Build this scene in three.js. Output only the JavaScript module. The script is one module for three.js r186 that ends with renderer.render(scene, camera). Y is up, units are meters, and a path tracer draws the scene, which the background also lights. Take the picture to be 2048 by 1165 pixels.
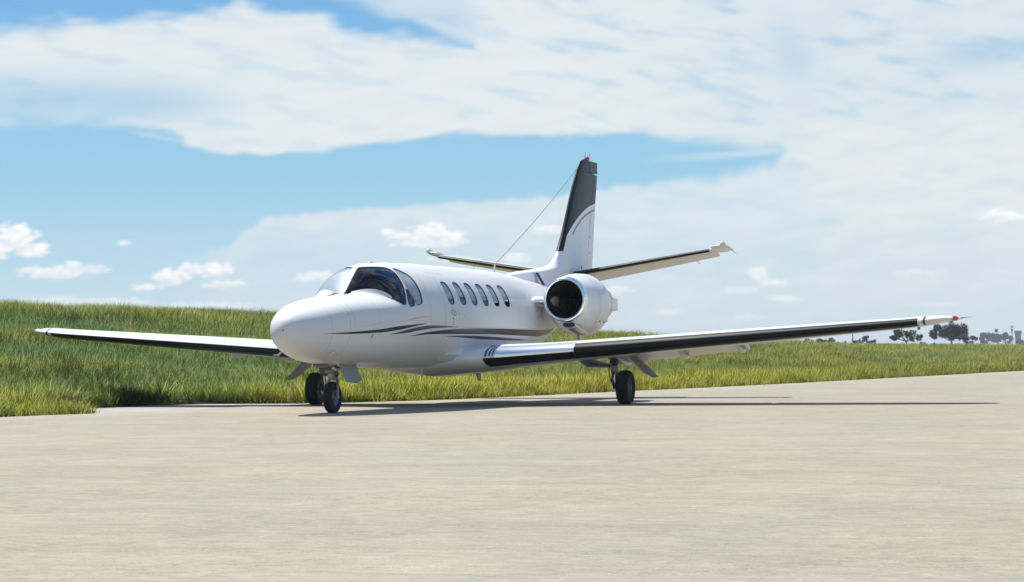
import * as THREE from 'three';
import { mergeGeometries, toCreasedNormals, mergeVertices } from 'three/addons/utils/BufferGeometryUtils.js';
import { RoundedBoxGeometry } from 'three/addons/geometries/RoundedBoxGeometry.js';
import { createNoise2D, createNoise3D } from 'simplex-noise';

// ---------------------------------------------------------------- seeded helpers
function rng(seed) { let s = seed | 0; return () => { s = (s + 0x6d2b79f5) | 0; let t = Math.imul(s ^ (s >>> 15), 1 | s); t = (t + Math.imul(t ^ (t >>> 7), 61 | t)) ^ t; return ((t ^ (t >>> 14)) >>> 0) / 4294967296; }; }
const n2 = createNoise2D(rng(11)), n2b = createNoise2D(rng(23)), n3 = createNoise3D(rng(37));
const clamp = THREE.MathUtils.clamp, lerp = THREE.MathUtils.lerp, sstep = (a, b, x) => { const t = clamp((x - a) / (b - a), 0, 1); return t * t * (3 - 2 * t); };
const fbm = (x, y, o = 4, n = n2) => { let s = 0, a = 0.5, k = 1; for (let i = 0; i < o; i++) { s += a * n(x * k + i * 17.3, y * k - i * 9.1); a *= 0.5; k *= 2.03; } return s; };
const lin = (c) => (c <= 0.04045 ? c / 12.92 : ((c + 0.055) / 1.055) ** 2.4);
const S = (r, g, b) => [lin(r / 255), lin(g / 255), lin(b / 255)];

// ---------------------------------------------------------------- camera, sky, sun, exposure
// Plan: x to the aircraft's port side, y up, z towards its nose; the nose tip is over the origin.
const scene = new THREE.Scene();
const camera = new THREE.PerspectiveCamera(13.41, 2048 / 1165, 0.1, 30000);
const YAW = -0.33560, PITCH = 0.02596, ROLL = -0.00942;
camera.position.set(14.064, 0.799, 30.853);
{
  const f = new THREE.Vector3(Math.sin(YAW) * Math.cos(PITCH), Math.sin(PITCH), -Math.cos(YAW) * Math.cos(PITCH));
  const r = new THREE.Vector3().crossVectors(f, new THREE.Vector3(0, 1, 0)).normalize(), u = new THREE.Vector3().crossVectors(r, f);
  camera.up.copy(u.multiplyScalar(Math.cos(ROLL)).addScaledVector(r, -Math.sin(ROLL)));
  camera.lookAt(camera.position.clone().add(f));
}
const renderer = new THREE.WebGLRenderer({ antialias: true });
renderer.toneMapping = THREE.LinearToneMapping;
renderer.toneMappingExposure = 1.38;
renderer.shadowMap.enabled = true;
const SUN = new THREE.Vector3(-0.46, 1, -0.30).normalize();
const sun = new THREE.DirectionalLight(new THREE.Color(1, 0.965, 0.88), 5.0);
sun.name = 'sun';
sun.position.copy(SUN).multiplyScalar(120); sun.target.position.set(0, 0, -8);
sun.castShadow = true; sun.shadow.mapSize.set(4096, 4096); sun.shadow.radius = 1;
Object.assign(sun.shadow.camera, { left: -70, right: 70, top: 70, bottom: -70, near: 1, far: 300 });
scene.add(sun, sun.target);
// The sky: hazy blue air, a high veil of cirrus with a ragged lower edge, a second veil under it, and small fair-weather cumulus near the horizon.
// Bearings are degrees from the runway's far end, heights degrees above the horizon; 86.5 units of the layout to one degree.
{
  const W = 4096, H = 4096, data = new Float32Array(W * H * 4), D = 180 / Math.PI;
  const az0 = Math.atan2(-Math.cos(YAW), Math.sin(YAW));
  const poly = (pts) => (x) => { if (x <= pts[0][0]) return pts[0][1]; for (let i = 1; i < pts.length; i++) if (x < pts[i][0]) { const [a, b] = pts[i - 1], [c, d] = pts[i], t = (x - a) / (c - a); return lerp(b, d, t * t * (3 - 2 * t)); } return pts[pts.length - 1][1]; };
  const upTop = poly([[-900, 150], [-300, 95], [0, 62], [250, 45], [430, 26], [490, 6], [560, 22], [680, 55], [860, 79], [950, 90], [2600, 90]]), wedge = poly([[600, -40], [680, 4], [800, 38], [950, 88], [1000, 400], [2600, 400]]);
  const upLow = poly([[-900, 200], [-200, 246], [0, 256], [130, 252], [300, 262], [420, 296], [530, 310], [620, 300], [800, 282], [1000, 264], [1200, 268], [1400, 290], [1540, 306], [1640, 420], [1700, 900], [2600, 900]]);
  const loTop = poly([[-900, 560], [200, 560], [400, 500], [462, 486], [490, 452], [545, 430], [620, 424], [760, 412], [900, 402], [1080, 393], [1250, 374], [1420, 356], [1540, 336], [1600, 250], [2600, 200]]);
  const cumuli = [[0, 500, 34, 26, 1], [46, 480, 40, 38, 1], [85, 500, 26, 18, 1], [70, 536, 26, 10, .7], [118, 545, 52, 14, .8], [150, 532, 26, 16, .8], [190, 536, 36, 11, .6], [255, 483, 17, 6, .8], [300, 572, 30, 9, .9], [345, 552, 34, 20, 1], [385, 535, 24, 16, .8], [435, 540, 34, 18, 1], [450, 566, 42, 9, .7], [120, 600, 90, 14, .55], [240, 604, 80, 12, .55], [420, 610, 90, 12, .45], [605, 556, 22, 10, .8], [640, 550, 26, 12, .8], [775, 466, 22, 9, .9], [805, 474, 24, 10, .9], [860, 470, 40, 26, 1], [900, 478, 34, 18, 1], [925, 470, 14, 8, .8], [860, 488, 70, 10, .8], [1095, 464, 28, 14, .8], [1030, 520, 26, 13, .7], [905, 520, 50, 8, .7], [1515, 560, 22, 20, .6], [1545, 574, 36, 10, .7], [1480, 588, 40, 9, .45], [1570, 606, 34, 9, .55], [1235, 585, 30, 12, .6], [1340, 630, 26, 10, .4], [1500, 640, 30, 9, .4], [1985, 446, 34, 14, 1], [2010, 452, 40, 12, 1], [1820, 556, 44, 9, .35], [1860, 620, 50, 5, .3], [2210, 500, 60, 26, 1], [2290, 512, 50, 16, .9], [2440, 560, 80, 16, .8], [-140, 520, 70, 22, 1], [-220, 505, 46, 30, 1], [-420, 560, 90, 18, .8]];
  const r2 = rng(5);
  for (let i = 0; i < 90; i++) { const x = -15600 + r2() * 31200; if (x > -500 && x < 2600) continue; const y = 430 + r2() * 170, w = 30 + r2() * 60; cumuli.push([x, y, w, w * .45, .9], [x + w * .7, y + w * .15, w * .7, w * .25, .8], [x - w * .6, y + w * .18, w * .7, w * .22, .8]); }
  const white = S(239, 243, 244), veil = S(214, 227, 235), greyc = S(196, 212, 224);
  const air = (el) => { // clear air by height
    const st = [[0, S(216, 230, 238)], [1, S(203, 224, 236)], [2.4, S(184, 218, 236)], [4, S(160, 208, 234)], [5.5, S(152, 203, 233)], [8, S(124, 183, 231)], [14, S(100, 160, 220)], [30, S(72, 130, 198)], [90, S(46, 96, 168)]];
    for (let i = 1; i < st.length; i++) if (el <= st[i][0]) { const t = (el - st[i - 1][0]) / (st[i][0] - st[i - 1][0]); return st[i][1].map((c, k) => lerp(st[i - 1][1][k], c, t)); }
    return st[st.length - 1][1];
  };
  const sunAz = Math.atan2(SUN.z, SUN.x), sunEl = Math.asin(SUN.y);
  const byCol = [...Array(W)].map(() => []);
  for (const c of cumuli) { const span = (c[2] * 1.9) / 86.5 / 360 * W, mid = ((az0 * D + (c[0] - 1024) / 86.5) / 360 + .5) * W; for (let k = Math.floor(mid - span); k <= mid + span; k++) byCol[((k % W) + W) % W].push(c); }
  for (let row = 0; row < H; row++) {
    const el = ((row + 0.5) / H - 0.5) * 180, e = Math.max(el, 0), base = air(e);
    if (row > 0 && el < -1) { data.copyWithin(row * W * 4, 0, W * 4); continue; }
    for (let col = 0; col < W; col++) {
      const a = ((col + 0.5) / W - 0.5) * 360; let da = a - az0 * D; while (da > 180) da -= 360; while (da < -180) da += 360;
      const X = 1024 + da * 86.5, Y0 = 711 - e * 86.5, Y = Y0;
      let c = base.slice(); const mix = (k, t) => { for (let i = 0; i < 3; i++) c[i] = lerp(c[i], k[i], t); };
      // wrap-free coordinates for clouds overhead (a layer seen from below)
      const ph = a / D, h = 1 / Math.max(Math.sin(e / D), 0.03), px = Math.cos(ph) * h, pz = Math.sin(ph) * h;
      const inL = sstep(16, 9.5, e) * sstep(2900, 2300, Math.abs(X - 900));   // where the layout of the two veils applies
      const over = clamp(fbm(px * 1.1 + 4, pz * 1.1 - 3, 6) * 2.0 + fbm(px * 3.5, pz * 3.5, 4, n2b) * .5 + 0.05, 0, 1);
      let v1 = 0, v2 = 0, tex = 0, fib = 0;
      if (inL > 0) {
        const wx = fbm(X / 260, Y / 110, 4) * 60, wy = fbm(X / 190 + 8, Y / 80, 3, n2b) * 22 + fbm(X / 90, Y / 22 + X / 300, 3) * 7, wisp = fbm((X - Y * 1.6) / 240, (Y + X * .22) / 46, 5);
        const xx = X + wx, yy = Y + wy, soft = sstep(1220, 1480, X);
        tex = wisp; fib = fbm((X + Y * 1.4) / 420 + 3, (Y - X * .26) / 74, 5, n2b) + .5 * fbm((X + Y) / 150, (Y - X * .2) / 30 + 7, 4);
        const t1 = upTop(xx), l1 = upLow(xx + wx * .3) + wisp * 8;
        v1 = Math.max(sstep(t1 - 14 - 16 * clamp(wisp + .4, 0, 1), t1 + 20, yy), sstep(14, -16, Y + wy * .3 - wedge(X)) * sstep(600, 820, X) * (.72 + .28 * sstep(900, 1000, X))) * (1 - sstep(l1 - 8 - 26 * sstep(500, 100, X) - 20 * soft, l1 + 7 + 8 * soft, Y + wy * .4));
        const thin = sstep(.0, 1, clamp(.95 + wisp * .18 - .55 * sstep(90, 210, Y) * sstep(620, 0, X) * (1 - sstep(225, 262, Y)), 0, 1)); v1 *= thin * (1 - sstep(.0, .75, fib) * lerp(.22, .42, sstep(800, 1200, X)));
        const s2 = sstep(0, 1, clamp(1 - Math.abs(Y - 262 - (X - 270) * .18) / 9, 0, 1)) * sstep(250, 300, X) * sstep(400, 340, X); v1 = Math.max(v1, s2 * .35);
        const t2 = loTop(X + wx * .3) + fbm(X / 46, 3.3, 4) * 9;
        v2 = sstep(t2 - 5 - 8 * soft, t2 + 10 + 14 * soft, Y) * (1 - .22 * sstep(0, .7, fib)) * (.92 - .30 * sstep(t2 + 20, t2 + 90, Y) * sstep(1200, 500, X)) * sstep(330, 500, X);
        const s3 = sstep(1, 0, Math.abs(Y - 318 + (X - 1400) * .05) / 12) * sstep(1250, 1480, X) * sstep(1700, 1500, X); v2 = Math.max(v2, s3 * .6);
      }
      const gen = over * sstep(1.5, 6, e) * (1 - inL * 1);
      mix(white, gen * .95 * (1 - .25 * over));
      const grey = clamp(.35 + tex * .38 + .35 * sstep(1050, 1700, X), 0, 1);
      const curl = Math.exp(-(((X - 1590) / 46) ** 2) - ((Y - 120 - (X - 1590) * .6) / 60) ** 2) * .5 + Math.exp(-(((X - 1490) / 60) ** 2) - ((Y - 135 - (X - 1490) * .35) / 16) ** 2) * .45 + Math.exp(-(((X - 1970) / 110) ** 2) - ((Y - 128 + (X - 1970) * .1) / 26) ** 2) * .7 + Math.exp(-(((X - 300) / 150) ** 2) - ((Y - 205) / 36) ** 2) * .8 + Math.exp(-(((X - 1780) / 90) ** 2) - ((Y - 385) / 22) ** 2) * .3;
      if (v1 > 0) mix(veil.map((q, i) => lerp(white[i], q, grey)), v1 * inL * clamp(.97 - curl * .6, 0, 1));
      if (v2 > 0) mix(veil.map((q, i) => lerp(white[i], q, clamp(.5 + tex * .4 + .4 * sstep(420, 520, Y), 0, 1))), v2 * inL * .9);
      if (inL > 0) mix(greyc, inL * clamp(curl - .3, 0, 1) * .5);
      // low haze evens everything out near the horizon
      mix(S(208, 224, 234), sstep(1.9, 0.2, e) * .55);
      // cumulus
      if (e < 9 && e > 0) {
        let d = 0, low = 0;
        for (const q of byCol[col]) {
          const ex = (X - q[0]) / q[2], ey = (Y - q[1]) / q[3]; if (Math.abs(ey) > 2.2) continue;
          const nz = fbm(X / 26 + q[0], Y / 17, 5) * .95 + fbm(X / 9, Y / 7, 3, n2b) * .3;
          const r = Math.sqrt(ex * ex + ey * ey * (ey > 0 ? 2.4 : 1)), k = sstep(1.06, .80, r + nz * .66) * q[4];
          if (k > d) { d = k; low = clamp(ey * .7 + .35 + nz * .8, 0, 1); }
        }
        if (d > 0) mix([1.02, 1.02, 1.02].map((q, i) => lerp(q, S(202, 216, 228)[i], low * .8)), d);
      }
      // the air near the sun
      const cs = Math.sin(e / D) * Math.sin(sunEl) + Math.cos(e / D) * Math.cos(sunEl) * Math.cos(ph - sunAz), g = Math.exp((cs - 1) * 26) * .6;
      const o = (row * W + col) * 4; for (let i = 0; i < 3; i++) data[o + i] = (c[i] + g) / 1.38; data[o + 3] = 1;
    }
  }
  const t = new THREE.DataTexture(data, W, H, THREE.RGBAFormat, THREE.FloatType);
  t.mapping = THREE.EquirectangularReflectionMapping; t.magFilter = t.minFilter = THREE.LinearFilter; t.needsUpdate = true;
  scene.background = t; scene.environment = t;
}
// ---------------------------------------------------------------- the aircraft's shape, in its own stations: X aft of the nose, Y to port, Z up (metres)
const G0 = 7.2;                                                     // the group stands under the main wheels
const V = (X, Y, Z) => new THREE.Vector3(Y, Z, G0 - X);
function pchip(pts) {
  const x = pts.map((p) => p[0]), y = pts.map((p) => p[1]), n = x.length, d = [], m = [];
  for (let i = 0; i < n - 1; i++) d.push((y[i + 1] - y[i]) / (x[i + 1] - x[i]));
  for (let i = 0; i < n; i++) m.push(i === 0 ? d[0] : i === n - 1 ? d[n - 2] : d[i - 1] * d[i] <= 0 ? 0 : (2 * d[i - 1] * d[i]) / (d[i - 1] + d[i]));
  return (q) => { if (q <= x[0]) return y[0]; if (q >= x[n - 1]) return y[n - 1]; let i = 0; while (q > x[i + 1]) i++; const h = x[i + 1] - x[i], t = (q - x[i]) / h, t2 = t * t, t3 = t2 * t; return (2 * t3 - 3 * t2 + 1) * y[i] + (t3 - 2 * t2 + t) * h * m[i] + (-2 * t3 + 3 * t2) * y[i + 1] + (t3 - t2) * h * m[i + 1]; };
}
const X0 = -0.02, XE = 13.75, sq = (X) => Math.sqrt(Math.max(X - X0, 0));
const tab = (rows, k) => { const f = pchip(rows.map((r) => [sq(r[0]), r[k]])); return (X) => f(sq(X)); };
//        X      top   bottom half   mid   nTop nBot
const FR = [[-0.02, 1.17, 1.17, 0.00, 1.17, 2.1, 2.0], [0.05, 1.335, 1.01, 0.165, 1.17, 2.1, 2.0], [0.20, 1.425, 0.905, 0.29, 1.17, 2.25, 2.0], [0.5, 1.505, 0.80, 0.42, 1.18, 2.5, 2.1], [1.0, 1.59, 0.72, 0.565, 1.21, 2.9, 2.2], [1.5, 1.65, 0.685, 0.67, 1.25, 3.0, 2.3], [2.0, 1.69, 0.665, 0.735, 1.28, 2.9, 2.35], [2.5, 1.76, 0.645, 0.775, 1.32, 2.6, 2.3], [3.0, 2.05, 0.63, 0.795, 1.36, 2.15, 2.2], [3.6, 2.205, 0.61, 0.805, 1.39, 2.0, 2.1], [5.0, 2.225, 0.60, 0.81, 1.40, 2, 2.0], [7.4, 2.225, 0.60, 0.81, 1.40, 2, 2.0], [8.6, 2.19, 0.64, 0.765, 1.40, 2, 2.0], [9.6, 2.13, 0.80, 0.66, 1.43, 2, 2.0], [10.6, 2.07, 1.06, 0.51, 1.54, 2, 2.0], [11.6, 2.02, 1.31, 0.37, 1.64, 2, 2.0], [12.6, 1.97, 1.53, 0.25, 1.74, 2, 2.0], [13.4, 1.92, 1.67, 0.14, 1.79, 2, 2.0], [13.75, 1.86, 1.74, 0.05, 1.80, 2, 2]];
const fTop = tab(FR, 1), fBot = tab(FR, 2), fHw = tab(FR, 3), fMid = tab(FR, 4), fN1 = tab(FR, 5), fN2 = tab(FR, 6);
const canZ = pchip([[1.86, 1.50], [1.95, 1.665], [2.1, 1.80], [2.3, 1.965], [2.46, 2.075], [2.7, 2.145], [3.0, 2.185], [3.6, 2.20], [4.2, 2.1]]);
const canW = pchip([[1.86, 0.02], [1.95, 0.12], [2.03, 0.30], [2.15, 0.47], [2.3, 0.61], [2.48, 0.72], [2.7, 0.775], [3.1, 0.79], [4.2, 0.78]]);
// distance of the skin from the section's middle, at angle t from the top towards port
function fusR(X, t) {
  const s = Math.abs(Math.sin(t)), c = Math.cos(t), zm = fMid(X), h = c > 0 ? fTop(X) - zm : zm - fBot(X), n = c > 0 ? fN1(X) : fN2(X), hw = Math.max(fHw(X), 1e-4);
  let r = Math.pow(Math.pow(s / hw, n) + Math.pow(Math.abs(c) / Math.max(h, 1e-4), n), -1 / n);
  if (c > -0.1 && X > 1.86 && X < 4.2) {
    const cz = Math.max(canZ(X) - zm, 0.02), cw = canW(X), rc = c > 0 ? 1 / Math.hypot(s / cw, c / cz) : cw / Math.max(s, .3) * 0.9, k = 0.03, q = clamp(0.5 + 0.5 * (rc - r) / k, 0, 1);
    r = lerp(r, rc, q) + k * q * (1 - q);
  }
  return r;
}
const fusP = (X, t, off = 0) => { const r = fusR(X, t) + off; return [X, Math.sin(t) * r, fMid(X) + Math.cos(t) * r]; };
function fusN(X, t) { // outward normal in stations
  const e = 2e-3, xa = Math.max(X - e, X0 + 1e-4), a = fusP(xa, t), b = fusP(X + e, t), c = fusP(X, t - e), d = fusP(X, t + e);
  const u = [b[0] - a[0], b[1] - a[1], b[2] - a[2]], w = [d[0] - c[0], d[1] - c[1], d[2] - c[2]];
  const n = [u[1] * w[2] - u[2] * w[1], u[2] * w[0] - u[0] * w[2], u[0] * w[1] - u[1] * w[0]], l = Math.hypot(...n) || 1;
  const s = (n[1] * Math.sin(t) + n[2] * Math.cos(t)) + n[0] * (X < 0.02 ? -1 : 0) < 0 ? -1 / l : 1 / l;
  return [n[0] * s, n[1] * s, n[2] * s];
}
// ---------------------------------------------------------------- materials
const std = (o) => new THREE.MeshStandardMaterial({ side: THREE.DoubleSide, ...o }), phy = (o) => new THREE.MeshPhysicalMaterial({ side: THREE.DoubleSide, ...o });
const C = (r, g, b) => new THREE.Color().setRGB(r, g, b);
function dataTex(w, h, f, srgb) { const d = new Uint8Array(w * h * 4); for (let y = 0; y < h; y++) for (let x = 0; x < w; x++) { const c = f(x, y), o = (y * w + x) * 4; d[o] = c[0]; d[o + 1] = c[1]; d[o + 2] = c[2]; d[o + 3] = 255; } const t = new THREE.DataTexture(d, w, h, THREE.RGBAFormat); t.wrapS = t.wrapT = THREE.RepeatWrapping; t.magFilter = THREE.LinearFilter; t.minFilter = THREE.LinearMipmapLinearFilter; if (srgb) t.colorSpace = THREE.SRGBColorSpace; t.needsUpdate = true; return t; }
// noise that closes on itself over a w x h tile
const tileN = (x, y, w, h, f, n = n3) => { const a = (x / w) * 2 * Math.PI, b = (y / h) * 2 * Math.PI, R = f / (2 * Math.PI); return n(Math.cos(a) * R + 31 * f, Math.sin(a) * R, Math.cos(b) * R) * .6 + n(Math.sin(b) * R, Math.cos(a) * R - 7, Math.sin(a) * R + 11 * f) * .4; };
const grimeT = dataTex(512, 512, (x, y) => { let s = 0; for (const [f, a] of [[4, .5], [11, .3], [34, .2]]) s += a * tileN(x, y, 512, 512, f); const v = clamp(128 + s * 110, 0, 255); return [v, v, v]; });
const rough = (rep, t = grimeT) => { const c = t.clone(); c.repeat.set(rep, rep); c.needsUpdate = true; return c; };
const M = {
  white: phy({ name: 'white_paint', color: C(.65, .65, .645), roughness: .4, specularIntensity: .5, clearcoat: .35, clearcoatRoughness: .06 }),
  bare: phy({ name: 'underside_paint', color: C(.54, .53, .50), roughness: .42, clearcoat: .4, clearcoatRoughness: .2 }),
  boot: phy({ name: 'black_rubber_boot', color: C(.004, .004, .0045), roughness: .45, specularIntensity: .5 }),
  polish: std({ name: 'polished_aluminium', color: C(.86, .87, .88), metalness: 1, roughness: .2 }),
  brushed: std({ name: 'brushed_aluminium', color: C(.60, .60, .60), metalness: 1, roughness: .34 }),
  steel: std({ name: 'dark_steel', color: C(.20, .20, .20), metalness: .8, roughness: .45 }),
  rim: std({ name: 'wheel_casting', color: C(.22, .23, .24), metalness: .6, roughness: .45 }),
  edge: std({ name: 'heated_leading_edge', color: C(.84, .86, .88), metalness: 1, roughness: .3 }),
  gearGrey: std({ name: 'grey_gear_paint', color: C(.30, .30, .30), roughness: .5 }),
  doorGrey: std({ name: 'door_grey', color: C(.27, .27, .265), roughness: .55 }),
  black: std({ name: 'black_trim', color: C(.012, .012, .013), roughness: .55 }),
  tyre: std({ name: 'tyre_rubber', color: C(.007, .007, .007), roughness: .8 }),
  liner: std({ name: 'cabin_liner', color: C(.045, .047, .052), roughness: .9 }),
  panel: std({ name: 'panel_black', color: C(.02, .02, .022), roughness: .7 }),
  seat: std({ name: 'seat_leather', color: C(.11, .055, .045), roughness: .6 }),
  glass: phy({ name: 'windshield_glass', color: C(.80, .84, .86), transmission: 1, thickness: 0, roughness: .015, ior: 1.52, specularIntensity: 1 }),
  tint: phy({ name: 'tinted_glass', color: C(.78, .82, .85), transmission: 1, thickness: 0, roughness: .03, ior: 1.52 }),
  seal: std({ name: 'rubber_seal', color: C(.05, .053, .058), roughness: .55 }),
  shade: std({ name: 'window_shade', color: C(.42, .42, .41), roughness: .8 }),
  screen: std({ name: 'reflective_sunshade', color: C(.50, .53, .56), roughness: .5 }),
  navy: phy({ name: 'navy_paint', color: C(.022, .030, .075), roughness: .4, clearcoat: .3 }),
  red: phy({ name: 'red_lens', color: C(.50, .012, .010), roughness: .12, clearcoat: 1 }),
  clear: phy({ name: 'clear_lens', color: C(.85, .85, .83), roughness: .1, clearcoat: 1 }),
  charcoal: phy({ name: 'charcoal_paint', color: C(.035, .040, .045), roughness: .3, clearcoat: .9, clearcoatRoughness: .05 }),
  duct: std({ name: 'intake_duct', color: C(.020, .020, .021), metalness: .2, roughness: .6 }),
  fan: std({ name: 'fan_blade', color: C(.05, .05, .052), metalness: .8, roughness: .5 }),
};
const uniq = {}; const numbered = (n) => { const k = uniq[n] = (uniq[n] ?? -1) + 1; return k ? n + '_' + String(k).padStart(3, '0') : n; };
const add = (name, g, m, parent) => { const o = new THREE.Mesh(g, m); o.name = parent === scene ? numbered(name) : name; o.castShadow = o.receiveShadow = true; parent.add(o); return o; };
const tag = (o, label, category, group) => { o.userData.label = label; o.userData.category = category; if (group) o.userData.group = group; return o; };
const struct = (o, label) => { o.userData.kind = 'structure'; if (label) o.userData.label = label; return o; };
// closed loft through rings of points
function loft(rings, { caps = true, closed = true, crease = .7 } = {}) {
  const n = rings[0].length, pos = [], idx = [];
  for (const r of rings) for (const p of r) pos.push(p.x, p.y, p.z);
  const m = closed ? n : n - 1;
  for (let i = 0; i < rings.length - 1; i++) for (let j = 0; j < m; j++) { const a = i * n + j, b = i * n + (j + 1) % n, c = a + n, d = b + n; idx.push(a, c, b, b, c, d); }
  if (caps) for (const [i, flip] of [[0, 1], [rings.length - 1, 0]]) { const q = new THREE.Vector3(); rings[i].forEach((p) => q.add(p)); q.divideScalar(n); const k = pos.length / 3; pos.push(q.x, q.y, q.z); for (let j = 0; j < n; j++) { const a = i * n + j, b = i * n + (j + 1) % n; flip ? idx.push(k, a, b) : idx.push(k, b, a); } }
  let g = new THREE.BufferGeometry(); g.setAttribute('position', new THREE.Float32BufferAttribute(pos, 3)); g.setIndex(idx);
  g = toCreasedNormals(g, crease); return g;
}
const tube = (pts, r, seg = 8, rad = 8) => new THREE.TubeGeometry(pts.length === 2 ? new THREE.LineCurve3(pts[0], pts[1]) : new THREE.CatmullRomCurve3(pts), pts.length === 2 ? 1 : seg * pts.length, r, rad, false);
const bar = (a, b, r0, r1 = r0, n = 14) => { const d = b.clone().sub(a), l = d.length(), g = new THREE.CylinderGeometry(r1, r0, l, n); g.translate(0, l / 2, 0); g.applyQuaternion(new THREE.Quaternion().setFromUnitVectors(new THREE.Vector3(0, 1, 0), d.normalize())); g.translate(a.x, a.y, a.z); return g; };
const strip = (gs) => mergeGeometries(gs.map((g) => { g = g.index ? g.toNonIndexed() : g; for (const k of Object.keys(g.attributes)) if (!['position', 'normal'].includes(k)) g.deleteAttribute(k); return g; }));
// a flat plate with thickness from corner points
function plate(pts, th) { const n = new THREE.Vector3().crossVectors(pts[1].clone().sub(pts[0]), pts[2].clone().sub(pts[0])).normalize().multiplyScalar(th / 2); return loft([pts.map((p) => p.clone().add(n)), pts.map((p) => p.clone().sub(n))], { crease: .3 }); }
// ---------------------------------------------------------------- the jet
const jet = new THREE.Group(); jet.name = 'business_jet'; jet.position.set(0, 0, -G0); scene.add(jet);
tag(jet, 'white twin-engine business jet with dark tail fin parked on the pale apron', 'airplane');

// --- fuselage paint: white with sweeping dark stripes on both sides, panel lines, a crest by the door
const fusTex = (() => {
  const W = 2048, H = 2048, cv = document.createElement('canvas'); cv.width = W; cv.height = H; const g = cv.getContext('2d');
  g.fillStyle = '#d1d1cf'; g.fillRect(0, 0, W, H);
  const U = (X) => (X / 14) * W;
  const r = rng(77);
  for (let i = 0; i < 900; i++) { g.fillStyle = `rgba(${150 + r() * 60 | 0},${148 + r() * 55 | 0},${140 + r() * 50 | 0},${.02 + r() * .04})`; g.beginPath(); g.ellipse(r() * W, r() * H, 3 + r() * 30, 2 + r() * 9, 0, 0, 7); g.fill(); }
  for (const s of [1, -1]) {
    const T = (t) => (0.5 - (s * t) / (2 * Math.PI)) * H;
    const shape = (top, bottom, col) => { g.fillStyle = col; g.beginPath(); const run = (p, first) => { if (first) g.moveTo(U(p[0][0]), T(p[0][1])); for (let i = 1; i < p.length; i++) { const a = p[i - 1], b = p[i]; const m = [(a[0] + b[0]) / 2, (a[1] + b[1]) / 2]; g.quadraticCurveTo(U(a[0]), T(a[1]), U(m[0]), T(m[1])); } g.lineTo(U(p[p.length - 1][0]), T(p[p.length - 1][1])); }; run(top, true); run(bottom, false); g.closePath(); g.fill(); };
    const line = (p, w, col) => { g.strokeStyle = col; g.lineWidth = w; g.beginPath(); p.forEach((q, i) => g[i ? 'lineTo' : 'moveTo'](U(q[0]), T(q[1]))); g.stroke(); };
    shape([[0.45, 1.704], [0.854, 1.686], [1.558, 1.690], [2.215, 1.662], [2.678, 1.672], [3.40, 1.694]], [[3.40, 1.696], [2.754, 1.725], [2.147, 1.740], [1.693, 1.752], [1.193, 1.742], [0.742, 1.722], [0.45, 1.706]], '#16131a');
    shape([[2.05, 1.800], [2.6, 1.752], [3.187, 1.737], [3.854, 1.732], [4.70, 1.770]], [[4.70, 1.772], [3.873, 1.788], [3.206, 1.806], [2.585, 1.820], [2.05, 1.802]], '#3a3735');
    shape([[2.75, 1.890], [3.46, 1.862], [4.128, 1.823], [4.836, 1.797], [6.103, 1.786], [7.334, 1.784], [8.802, 1.81], [9.6, 1.86], [10.2, 1.93]], [[10.2, 1.99], [9.6, 2.00], [8.954, 1.972], [7.871, 1.925], [6.721, 1.905], [5.659, 1.900], [4.175, 1.905], [3.252, 1.905], [2.75, 1.892]], '#17161f');
    shape([[4.22, 1.952], [5.175, 1.936], [6.217, 1.951], [7.4, 1.985], [8.3, 2.03]], [[8.3, 2.035], [7.279, 2.035], [6.52, 2.020], [6.018, 2.018], [5.203, 1.984], [4.22, 1.954]], '#252b45');
    line([[1.5, 1.56], [2.079, 1.55], [3.275, 1.640], [4.591, 1.762], [5.443, 1.782], [7.4, 1.768], [8.8, 1.79]], 3, '#b9bbbd');
    // door, hatches and panel joints
    const jc = 'rgba(70,74,80,.55)';
    line([[4.253, .75], [4.19, .936], [4.13, 1.154], [4.10, 1.446], [4.11, 1.76], [4.16, 2.06]], 1.6, jc); line([[4.16, 2.06], [3.56, 2.06], [3.50, 1.75], [3.50, 1.2], [3.58, .75], [4.253, .75]], 1.2, 'rgba(90,94,100,.4)');
    line([[1.0, .1], [1.0, 2.6]], 1, 'rgba(90,94,100,.35)'); line([[.62, .3], [.62, 2.6]], 1, 'rgba(90,94,100,.3)'); line([[1.1, .95], [1.75, .95], [1.75, 1.58], [1.1, 1.58], [1.1, .95]], 1, 'rgba(90,94,100,.3)');
    for (const x of [7.55, 8.4, 9.4, 10.6]) line([[x, 0], [x, 2.9]], 1, 'rgba(90,94,100,.3)');
    line([[1.57, 1.78], [1.54, 1.86]], 3, '#33302f'); line([[4.1, .61], [4.75, .645]], 3, '#8b9098'); line([[6.9, .66], [9.2, .72]], 1.2, 'rgba(90,94,100,.45)');
    // oval crest and its flourish beside the door
    g.strokeStyle = '#4a4b52'; g.lineWidth = 3; g.beginPath(); g.ellipse(U(4.46), T(1.50), 12, 20, .5, 0, 7); g.stroke(); g.lineWidth = 2; g.beginPath(); g.ellipse(U(4.46), T(1.50), 5, 11, .5, 0, 7); g.stroke();
    line([[4.42, 1.58], [4.47, 1.68], [4.44, 1.73]], 3, '#44454b'); line([[4.6, 1.46], [4.72, 1.54]], 3, '#6b6e76'); line([[4.72, 1.48], [4.95, 1.58]], 2, '#8c9098');
  }
  const t = new THREE.CanvasTexture(cv); t.colorSpace = THREE.SRGBColorSpace; t.magFilter = THREE.LinearFilter; return t;
})();
M.fuselage = phy({ name: 'fuselage_paint', map: fusTex, roughness: .42, specularIntensity: .3, clearcoat: .2, clearcoatRoughness: .05 });

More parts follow.
